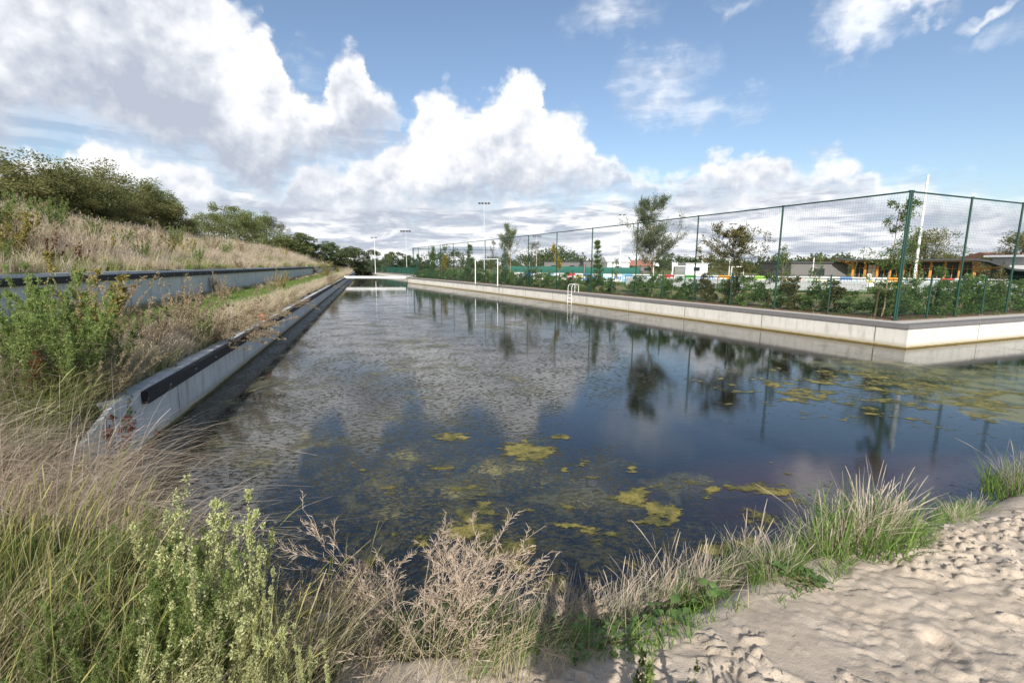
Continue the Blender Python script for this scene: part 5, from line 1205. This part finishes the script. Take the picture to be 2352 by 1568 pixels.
for i, (src, px, pt, Y, lab, wd_) in enumerate([
        (0, 512, 1118, 2.15, 'tallest pale yellow-green weed spike on the near bank', .8), (0, 545, 1150, 2.2, 'second tall pale weed spike leaning on the tallest one', .7),
        (1, 372, 1100, 2.7, 'leaning pale weed left of the tallest spike', 1.), (1, 425, 1105, 2.6, 'leaning pale weed between the tallest spike and the dry grass', .9), (1, 470, 1180, 2.4, 'bushy pale weed just left of the tallest spike', .8),
        (0, 600, 1290, 2.1, 'slim pale weed right of the tallest spike', .6), (0, 575, 1400, 1.95, 'short pale weed at the foot of the tallest spike', .7), (0, 665, 1310, 2.2, 'thin green weed spike standing against the dark water', .35),
        (1, 640, 1440, 1.9, 'low pale weed near the bottom edge, left of the dead bush', .9), (0, 700, 1400, 2.1, 'low pale weed left of the pink flowers', .6), (1, 410, 1380, 1.85, 'leaning pale weed at the bottom edge under the tallest spike', .9),
        (0, 320, 1440, 1.75, 'short pale weed at the bottom edge among dry stalks', .8), (0, 740, 1480, 1.85, 'small pale weed at the bottom edge beside the sand', .8), (1, 500, 1480, 1.7, 'low spreading pale weed at the bottom edge', 1.),
        (1, 560, 1500, 1.8, 'low pale weed cut by the bottom edge near the sand', .9), (1, 230, 1180, 2.9, 'dull green weed within the seeding grass', .8), (1, 300, 1240, 2.6, 'leafy green weed behind the pale spikes', 1.)]):
    wp([W_pale, W_pale_b][src], i, px, pt, Y, lab, rz=i*1.3 if src == 0 else .1, wide=wd_*1.15, cm_='weed_pale' if i < 15 else 'weed_green', ref=1.0 if src == 0 else .8)
for i, (px, pt, Y, lab) in enumerate([(70, 1190, 3.2, 'bushy green weed rising through the dry grass near the left edge'), (150, 1260, 2.7, 'green weed among yellow stems near the left edge'), (20, 1010, 4.6, 'tall green weed at the left edge under the terrace weeds'), (345, 1330, 2.2, 'leafy green weed below the leaning pale weeds'), (250, 1420, 2.0, 'dark green weed near the bottom edge left of the pale spikes'), (455, 1300, 2.2, 'green leafy weed filling the foot of the tallest spike'), (180, 1330, 2.35, 'green weed in the middle of the yellow stemmed grass'), (90, 1400, 2.1, 'green weed at the lower left among grey dry grass'), (300, 1180, 3.1, 'green weed before the combed dry grass'), (395, 1240, 2.6, 'bright green weed under the leaning pale weeds')]):
    wp(W_green, i, px, pt, Y, lab, wide=.8, cm_='weed_green', ref=1.4)
wp(W_red, 0, 262, 935, 5.6, 'red dock stalk leaning over the end of the canal wall', rz=.2, wide=1.1, tm_='stem_dry', cm_='weed_red', ref=.9, grp='dock')
# dead spreading bushes
def deadbush(seed, n, H, tilt, pods=9000, asym=-.25):
    rng = np.random.default_rng(seed); segs = []; tips = []
    P = dict(n=7, wander=.045, up=.0, kids=[5, 4, 4], ang=.55, ratio=[.42, .42, .4], lo=.35, shape=lambda t: 1.2-t*.5)
    for k in range(n):
        a = 2*math.pi*(k*.618 % 1)+rng.normal(0, .2); s_ = tilt*math.sqrt(rng.uniform(.02, 1)); d = np.array([math.cos(a)*s_+asym*rng.random(), math.sin(a)*s_*.7+.1, 1.]); d /= np.linalg.norm(d)
        grow(rng, np.array([rng.normal(0, .03), rng.normal(0, .03), 0]), d, H*rng.uniform(.6, 1.), .0036, 2, P, segs, tips)
    A = np.array([s_[0] for s_ in segs]); B = np.array([s_[1] for s_ in segs]); lv = np.array([s_[4] for s_ in segs])
    ra = np.array([s_[2] for s_ in segs]); rb = np.array([s_[3] for s_ in segs]); V1 = prisms(A, B, np.maximum(ra, .0010), np.maximum(rb, .0009), 4)
    i = rng.choice(np.where(lv >= 1)[0], pods); t_ = rng.random((pods, 1)); c = A[i]*(1-t_)+B[i]*t_; dd_ = (B-A)[i]; dd_ /= np.linalg.norm(dd_, axis=1, keepdims=True)
    s_ = rng.normal(size=(pods, 3)); s_ -= dd_*np.sum(s_*dd_, 1, keepdims=True); s_ /= np.linalg.norm(s_, axis=1, keepdims=True)
    d2 = dd_*.8+s_*.62; L = .034*rng.uniform(.6, 1.35, pods)
    return mesh('twigs', *V1), mesh('seed_pods', *prisms(c, c+d2*L[:, None], .0021, .0011, 3))
DB = deadbush(601, 30, 1.0, 1.7, 4300, .0); DB2 = deadbush(602, 13, .55, .9, 1500, 0.)
def dbush(k, px, py, Y, s, rz, lab, tw='dead_twig'):
    p = at(px, py, Y); r = empty('dead_bush', (p[0], p[1], gz(p[0], p[1])-.03), rz); r.scale = s if hasattr(s, '__len__') else (s, s, s); tag(r, lab, 'dead bush')
    obj('twigs', k[0], M[tw], r); obj('seed_pods', k[1], M[tw], r)
dbush(DB, 985, 1440, 2.85, (1.25, .9, 1.0), 0., 'large dead bush of bare pinkish twigs at the water edge')
dbush((DB[0].copy(), DB[1].copy()), 840, 1450, 2.85, .6, 2.2, 'smaller dead bush leaning left beside the large one')
dbush(DB2, 1325, 1400, 3.0, .8, .5, 'dark tangle of dead twigs in the photographer shadow')
# grass tufts along the sandy edge
BT = [[mesh('dry_blades', *tuft(700+i, 150, .46, .15, -.1, .55, .0038, head=.5, headw=1.9, seg=7, leansd=1.0, elong=1.5, droop=.3)), mesh('green_blades', *tuft(720+i, 360, .24, .20, .2, .6, .0055, seg=5, elong=1.5))] for i in range(4)]
for a_ in BT: a_[0].materials.append(M['straw_pink']); a_[1].materials.append(M['grass_green'])
def tf(i, px, py, Y, s, lab, gs=1.):
    p = at(px, py, Y); r = empty('grass_tuft', (p[0], p[1], gz(p[0], p[1])-.02), (i*1.7) % .6-.3+.4); sv = s if hasattr(s, '__len__') else (s, s, s); r.scale = sv
    tag(r, lab, 'grass tuft', 'grass tufts along the sandy water edge'); obj('dry_blades', BT[i % 4][0], None, r); g_ = obj('green_blades', BT[i % 4][1], None, r); g_.scale = (gs, gs, gs)
def spot(px, py):   # ground point hit by the sight line
    r = ray(px, py)
    for Y in np.arange(1.2, 12, .02):
        p = r*Y/r[1]+[0, 0, CZ]
        if gz(p[0], p[1]) > p[2]: return Y
    return 6.
for i, (px, py, s, gs, lab) in enumerate([
        (1195, 1452, (.8, .8, 1.0), 1., 'dry grass tuft right beside the large dead bush'), (1130, 1450, .75, .9, 'dry grass tuft in front of the large dead bush'),
        (1425, 1440, (.8, .8, 1.05), .8, 'dry tuft at the right edge of the photographer shadow'), (1490, 1420, (.9, .9, 1.15), .9, 'second dry tuft right of the photographer shadow'),
        (1560, 1392, (1., 1., 1.25), .9, 'tall arching dry tuft halfway along the sandy edge'), (1625, 1372, (1., .9, 1.05), 1., 'wide dry tuft right of the tallest arching one'),
        (1720, 1330, (.9, .9, 1.2), 1.2, 'dry tuft with a bright green foot above the leafy weed'), (1785, 1322, .85, 1.1, 'low tuft between two big dry ones on the sandy edge'),
        (1900, 1272, (1.05, 1., 1.1), 1.3, 'left half of the big double tuft by the small beach'), (1990, 1248, (1.25, 1.1, 1.45), 1.5, 'largest dry tuft with a thick green foot by the small beach'),
        (2045, 1240, (.9, .9, 1.1), 1.4, 'green-footed tuft at the right end of the big clump'), (1350, 1440, (.8, .8, .8), 1., 'tuft inside the photographer shadow'), (1280, 1450, (.8, .8, .9), 1., 'dry tuft at the left edge of the photographer shadow')]):
    tf(i, px, py, spot(px, py), s, lab, gs)
for i, (px, py, s, lab) in enumerate([(2195, 1195, .55, 'small green tuft on the sandy edge right of the beach'), (2240, 1180, .6, 'second small green tuft on the sandy edge right of the beach'), (2290, 1150, .65, 'green tuft on the sandy edge near the right side'), (2335, 1130, .95, 'long-bladed tuft at the far right end of the sandy edge')]):
    tf(i+1, px, py, spot(px, py), (s, s, s*(.7 if i < 3 else 1.3)), lab, 1.5)
# bright green tuft before the dead bush
g_ = mesh('blades', *tuft(740, 420, .36, .10, .3, .55, .006, seg=6, leansd=3.)); 
for px, py, s, lab in [(1085, 1440, 1.0, 'lush bright green grass tuft at the foot of the large dead bush'), (905, 1470, .7, 'small green grass tuft left of the lush one'), (1000, 1460, .75, 'green tuft in the shade between dead bush and sand'), (1590, 1400, .6, 'bright green leafy tuft in front of the arching dry grass'), (1815, 1318, .6, 'bright green tuft beside the leafy weed on the sand edge')]:
    p = at(px, py, spot(px, py)); o = obj('green_tuft', g_, M['grass_green'], None, (p[0], p[1], gz(p[0], p[1])-.02), px*.1); o.scale = (s, s, s); tag(o, lab, 'grass tuft')
# broad-leaved weeds
def broad(seed, n, R_, leaf):
    rng = np.random.default_rng(seed); V = []; Fc = []; segs = []
    for i in range(n):
        a = rng.uniform(0, 2*math.pi); r0 = R_*rng.uniform(.15, 1.); el_ = rng.uniform(.15, .9); c = np.array([math.cos(a)*r0, math.sin(a)*r0, .03+.6*R_*el_*rng.random()])
        L = leaf*rng.uniform(.5, 1.25); d = np.array([math.cos(a), math.sin(a), rng.uniform(-.1, .5)]); d /= np.linalg.norm(d); s_ = np.cross(d, [0, 0, 1.]); s_ /= np.linalg.norm(s_); u = np.cross(s_, d)
        pr = [(0, .02), (.12, .36), (.35, .50), (.6, .38), (.85, .16), (1, 0)]; o = len(V)
        for k, (t_, w_) in enumerate(pr):
            cc = c+d*L*t_+u*L*(.18*math.sin(t_*3)-.1*t_); ww = w_*L*.85*(1+.15*rng.normal())
            V += [cc-s_*ww+u*ww*.22, cc, cc+s_*ww+u*ww*.22]
        for k in range(5):
            for m_ in (0, 1): Fc.append((o+k*3+m_, o+k*3+m_+1, o+k*3+4+m_, o+k*3+3+m_))
        segs.append((np.array([0, 0, 0.]), c, .003, .002, 0))
    return segmesh('stalks', segs, 4), mesh('leaves', np.array(V), np.array(Fc), True)
BR = [broad(800, 26, .14, .085), broad(801, 40, .18, .05), broad(802, 16, .10, .11)]
for k, (i, px, py, s, lab) in enumerate([(2, 1165, 1462, 1., 'broad-leaved weed with the largest leaves before the dry tufts'), (0, 1110, 1490, .9, 'broad-leaved weed at the sand edge under the lush green tuft'), (1, 1210, 1490, 1., 'small-leaved green weed at the sand edge near the shadow'), (1, 1060, 1500, .9, 'small-leaved weed left of the broad-leaved ones'), (0, 950, 1510, .8, 'leafy weed on the shaded sand edge left of centre'),
        (1, 1455, 1465, .8, 'small leafy weed right of the photographer shadow'), (0, 1530, 1430, .9, 'leafy weed at the foot of the second dry tuft'), (0, 1640, 1390, .9, 'leafy weed under the wide dry tuft'), (0, 1830, 1335, 1., 'spreading leafy weed reaching onto the sand'), (1, 1860, 1345, .7, 'flat little weed next to the spreading one on the sand'), (2, 745, 1510, .9, 'broad leaf weed among the pale weeds at the bottom'), (1, 1400, 1480, .8, 'leafy weed in the photographer shadow'), (1, 1320, 1480, 1., 'shaded leafy weed in the middle of the photographer shadow'), (1, 860, 1500, 1., 'leafy weed on the dark bank left of centre'), (2, 690, 1100+330, .7, 'round-leaved weed by the pink flowers')]):
    p = at(px, py, spot(px, py)); tmh, cmh = BR[i]; r = plant('leafy_weed', tmh, cmh, M['stem'], M['broad'], (p[0], p[1], gz(p[0], p[1])), s, k*1.1, lab, 'weed', 'leafy weeds along the sand edge', 'stalks', 'leaves')
# ground-hugging greenery between the tufts and dry litter
rngk = np.random.default_rng(55)
def edge_k(x, y, d, r): return (d > .25) & (d < .74+.25*(fbm(x*2, y*2, 2, 3)-.5)*2) & (x > -.3) & (x < 3.15) & (fbm(x*3, y*3, 3, 14) > .42)
stuff('edge_grass', [hblades(rngk, 9000, (-.3, 3.2, 2.2, 4.6), .16, .3, 1.5, .6, .006, 4, keepf=edge_k)], M['grass_green'])
stuff('edge_dry_grass', [hblades(rngk, 2300, (-.3, 3.2, 2.3, 4.8), .30, -.2, 1.2, .7, .0035, 6, keepf=lambda x, y, d, r: (d > .08) & (d < .6) & (fbm(x*2, y*2, 2, 15) > .42)), hblades(rngk, 1500, (-1.5, .3, 2.2, 3.4), .3, -.2, 1.5, .8, .0035, 5, keepf=lambda x, y, d, r: (d > .05) & (d < .8))], M['straw'])
# curly green weeds standing in the sand
W_curl = [weedmesh(520+i, .6, 3, .12, 700, .02, br=7, brl=.12, wind=.03, asp=.7, start=.1, brup=2., stem_r=.004) for i in range(2)]
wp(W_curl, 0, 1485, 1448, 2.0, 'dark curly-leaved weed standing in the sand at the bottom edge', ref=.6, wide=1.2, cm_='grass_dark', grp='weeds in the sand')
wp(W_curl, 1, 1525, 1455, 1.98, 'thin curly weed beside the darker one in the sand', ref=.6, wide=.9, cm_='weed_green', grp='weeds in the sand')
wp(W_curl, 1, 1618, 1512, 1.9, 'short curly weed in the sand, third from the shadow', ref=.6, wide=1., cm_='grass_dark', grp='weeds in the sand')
wp(W_pale, 1, 1748, 1530, 1.85, 'pale weed tip at the bottom edge in the sand', ref=1., wide=1.5, grp='weeds in the sand')
# pink knotweed at the water edge and white litter
rngp = np.random.default_rng(66)
for px, py in [(735, 1400), (775, 1395), (812, 1385), (700, 1425), (850, 1400)]:
    Y = spot(px, py); p = at(px, py, Y); n = 26; z = gz(p[0], p[1]); base = np.array([p[0], p[1], z]); tp = base+np.stack([rngp.normal(0, .07, n), rngp.normal(0, .07, n), rngp.uniform(.12, .3, n)], 1)
    r = empty('flowering_weed', tuple(base)); tag(r, 'small pink-flowered weed at the dark water edge left of the dead bush', 'weed', 'pink flowering weeds')
    obj('stem', mesh('stem', *prisms(np.repeat([[0, 0, 0.]], n, 0), tp-base, .002, .0015)), M['stem'], r)
    obj('flower', mesh('flower', *prisms(tp-base, tp-base+[0, 0, .028], .006, .004, 5)), M['pink'], r)
    V, Fc = leaves(rngp, (tp-base)*rngp.random((n, 1)), .05, .35); obj('leaves', mesh('leaves', V, Fc), M['weed_green'], r)
M['litter'] = plain('white_plastic', (.62, .66, .72), .5, .4, .25, 14)
def crumple(name, loc, s, seed, mt, lab, cat):
    rng = np.random.default_rng(seed); V = []; nu, nv = 16, 9
    for i in range(nv):
        for j in range(nu):
            th = 2*math.pi*j/nu; ph = math.pi*(i+.5)/nv; r_ = s*(1+.22*rng.normal()); V.append((r_*math.sin(ph)*math.cos(th)*1.4, r_*math.sin(ph)*math.sin(th), s*.5+r_*.5*math.cos(ph)))
    b = MB(); b.add(V, [(i*nu+j, (i+1)*nu+j, (i+1)*nu+(j+1) % nu, i*nu+(j+1) % nu) for i in range(nv-1) for j in range(nu)]+[tuple(range(nu)), tuple(range((nv-1)*nu, nv*nu))[::-1]])
    o = b.build(name, mt, None, loc=loc); tag(o, lab, cat)
p = gp(752, 1417, WZ+.03); crumple('plastic_wrapper', (p[0], p[1], max(WZ, gz(p[0], p[1]))), .055, 5, M['litter'], 'crumpled white and blue plastic litter at the water edge', 'litter')
Y = spot(2105, 1212); p = at(2105, 1212, Y)
M['stone'] = plain('stone', (.30, .26, .22), .9, .2, .3, 20, bmp=.5)
for px, py, s, lab in [(2108, 1210, .07, 'grey stone on the small beach by the largest tuft'), (2180, 1215, .045, 'small stone on the sand edge right of the beach')]:
    p = at(px, py, spot(px, py)); crumple('stone', (p[0], p[1], gz(p[0], p[1])-.01), s, int(px), M['stone'], lab, 'stone')

# ------------------------------------------------------------------ the photographer, whose shadow falls on the bank
def skin(name, J, E_, mt, parent, sub=2):
    me = bpy.data.meshes.new(name); me.from_pydata([j[0] for j in J], E_, []); me.materials.append(mt)
    o = bpy.data.objects.new(name, me); C.objects.link(o); o.parent = parent
    md = o.modifiers.new('skin', 'SKIN'); 
    for v, j in zip(me.skin_vertices[0].data, J): v.radius = (j[1], j[2] if len(j) > 2 else j[1]); v.use_root = False
    me.skin_vertices[0].data[0].use_root = True; md.use_smooth_shade = True
    s_ = o.modifiers.new('sub', 'SUBSURF'); s_.levels = sub; s_.render_levels = sub; return o
def person():
    y0 = -.42; z0 = gz(0, y0); r = empty('person', (0, y0, z0)); tag(r, 'person standing on the sand holding a camera up to the face', 'person')
    k = (1.96-z0)/1.86
    def S_(x, y, z): return (x*k, y, z*k)
    J = [(S_(0, 0, .98), .15, .11), (S_(0, 0, 1.2), .13, .10), (S_(0, 0, 1.42), .14, .10), (S_(0, .01, 1.56), .06), (S_(0, .03, 1.66), .08, .09), (S_(0, .04, 1.76), .085, .10), (S_(0, .03, 1.82), .06, .07)]
    E_ = [(0, 1), (1, 2), (2, 3), (3, 4), (4, 5), (5, 6)]
    for s_ in (-1, 1):
        n = len(J); J += [(S_(s_*.16, 0, 1.46), .06), (S_(s_*.19, .12, 1.26), .045), (S_(s_*.11, .26, 1.62), .03), (S_(s_*.075, .29, 1.70), .035, .02)]; E_ += [(2, n), (n, n+1), (n+1, n+2), (n+2, n+3)]
        for f in range(4):
            m_ = len(J); zz = 1.69+f*.019; J += [(S_(s_*.055, .315, zz), .010), (S_(s_*.025, .325, zz+.004), .009), (S_(s_*.004, .315, zz+.006), .007)]; E_ += [(n+3, m_), (m_, m_+1), (m_+1, m_+2)]
        m_ = len(J); J += [(S_(s_*.06, .27, 1.665), .011), (S_(s_*.035, .265, 1.655), .009)]; E_ += [(n+3, m_), (m_, m_+1)]
        n = len(J); J += [(S_(s_*.10, 0, .90), .09), (S_(s_*.11, .01, .50), .058), (S_(s_*.12, -.02, .10), .04), (S_(s_*.12, -.01, .04), .04), (S_(s_*.14, .13, .03), .035)]; E_ += [(0, n), (n, n+1), (n+1, n+2), (n+2, n+3), (n+3, n+4)]
    skin('body', J, E_, M['skin'], r)
    Jj = [(S_(0, 0, .80), .17, .13), (S_(0, 0, 1.2), .165, .13), (S_(0, 0, 1.44), .165, .12), (S_(0, .01, 1.53), .08)]; Ej = [(0, 1), (1, 2), (2, 3)]
    for s_ in (-1, 1):
        n = len(Jj); Jj += [(S_(s_*.17, 0, 1.46), .07), (S_(s_*.19, .12, 1.26), .055), (S_(s_*.12, .23, 1.56), .04)]; Ej += [(2, n), (n, n+1), (n+1, n+2)]
    skin('jacket', Jj, Ej, M['jacket'], r)
    Jt = [(S_(0, 0, .97), .155, .12)]; Et = []
    for s_ in (-1, 1):
        n = len(Jt); Jt += [(S_(s_*.10, 0, .86), .105), (S_(s_*.11, .01, .50), .075), (S_(s_*.12, -.02, .10), .06)]; Et += [(0, n), (n, n+1), (n+1, n+2)]
    skin('trousers', Jt, Et, M['jeans'], r)
    J3 = [(S_(0, -.01, 1.72), .085, .09), (S_(0, .0, 1.80), .09, .10), (S_(0, .02, 1.85), .06, .07)]; skin('hair', J3, [(0, 1), (1, 2)], M['hair'], r)
    c = empty('camera_body', (0, -.115, CZ-.10)); tag(c, 'black camera held up in front of the face', 'camera')
    MB().box((0, 0, 0), (.14, .06, .09)).box((0, 0, .055), (.05, .05, .03)).build('housing', M['black'], c); MB().tube([(0, .03, 0), (0, .085, 0)], .036, 16).build('lens', M['black'], c)
M['skin'] = plain('skin', (.50, .32, .24), .5, .4, .05); M['jacket'] = plain('dark_jacket', (.03, .04, .07), .85, .2, .1); M['jeans'] = plain('blue_jeans', (.04, .07, .15), .9, .1, .15, 8); M['hair'] = plain('brown_hair', (.05, .03, .02), .6, .3, .2, 20)
person()

# crumbs of debris on the sand
rngd = np.random.default_rng(88); n = 420; x = rngd.uniform(-.2, 7.5, n); y = rngd.uniform(1.6, 6.0, n); d = shore_d(x, y); ok = (d > .5) & (d < 3.6); x, y = x[ok], y[ok]; n = len(x)
z = sand_h(x, y); a = rngd.uniform(0, 6.3, n); L = rngd.uniform(.006, .035, n); A = np.stack([x, y, z+.003], 1); B = A+np.stack([np.cos(a)*L, np.sin(a)*L, rngd.normal(0, .004, n)], 1)
o = obj('sand_litter', mesh('sand_litter', *prisms(A, B, rngd.uniform(.0015, .004, n), .0015, 4)), M['bark']); tag(o, kind='stuff')
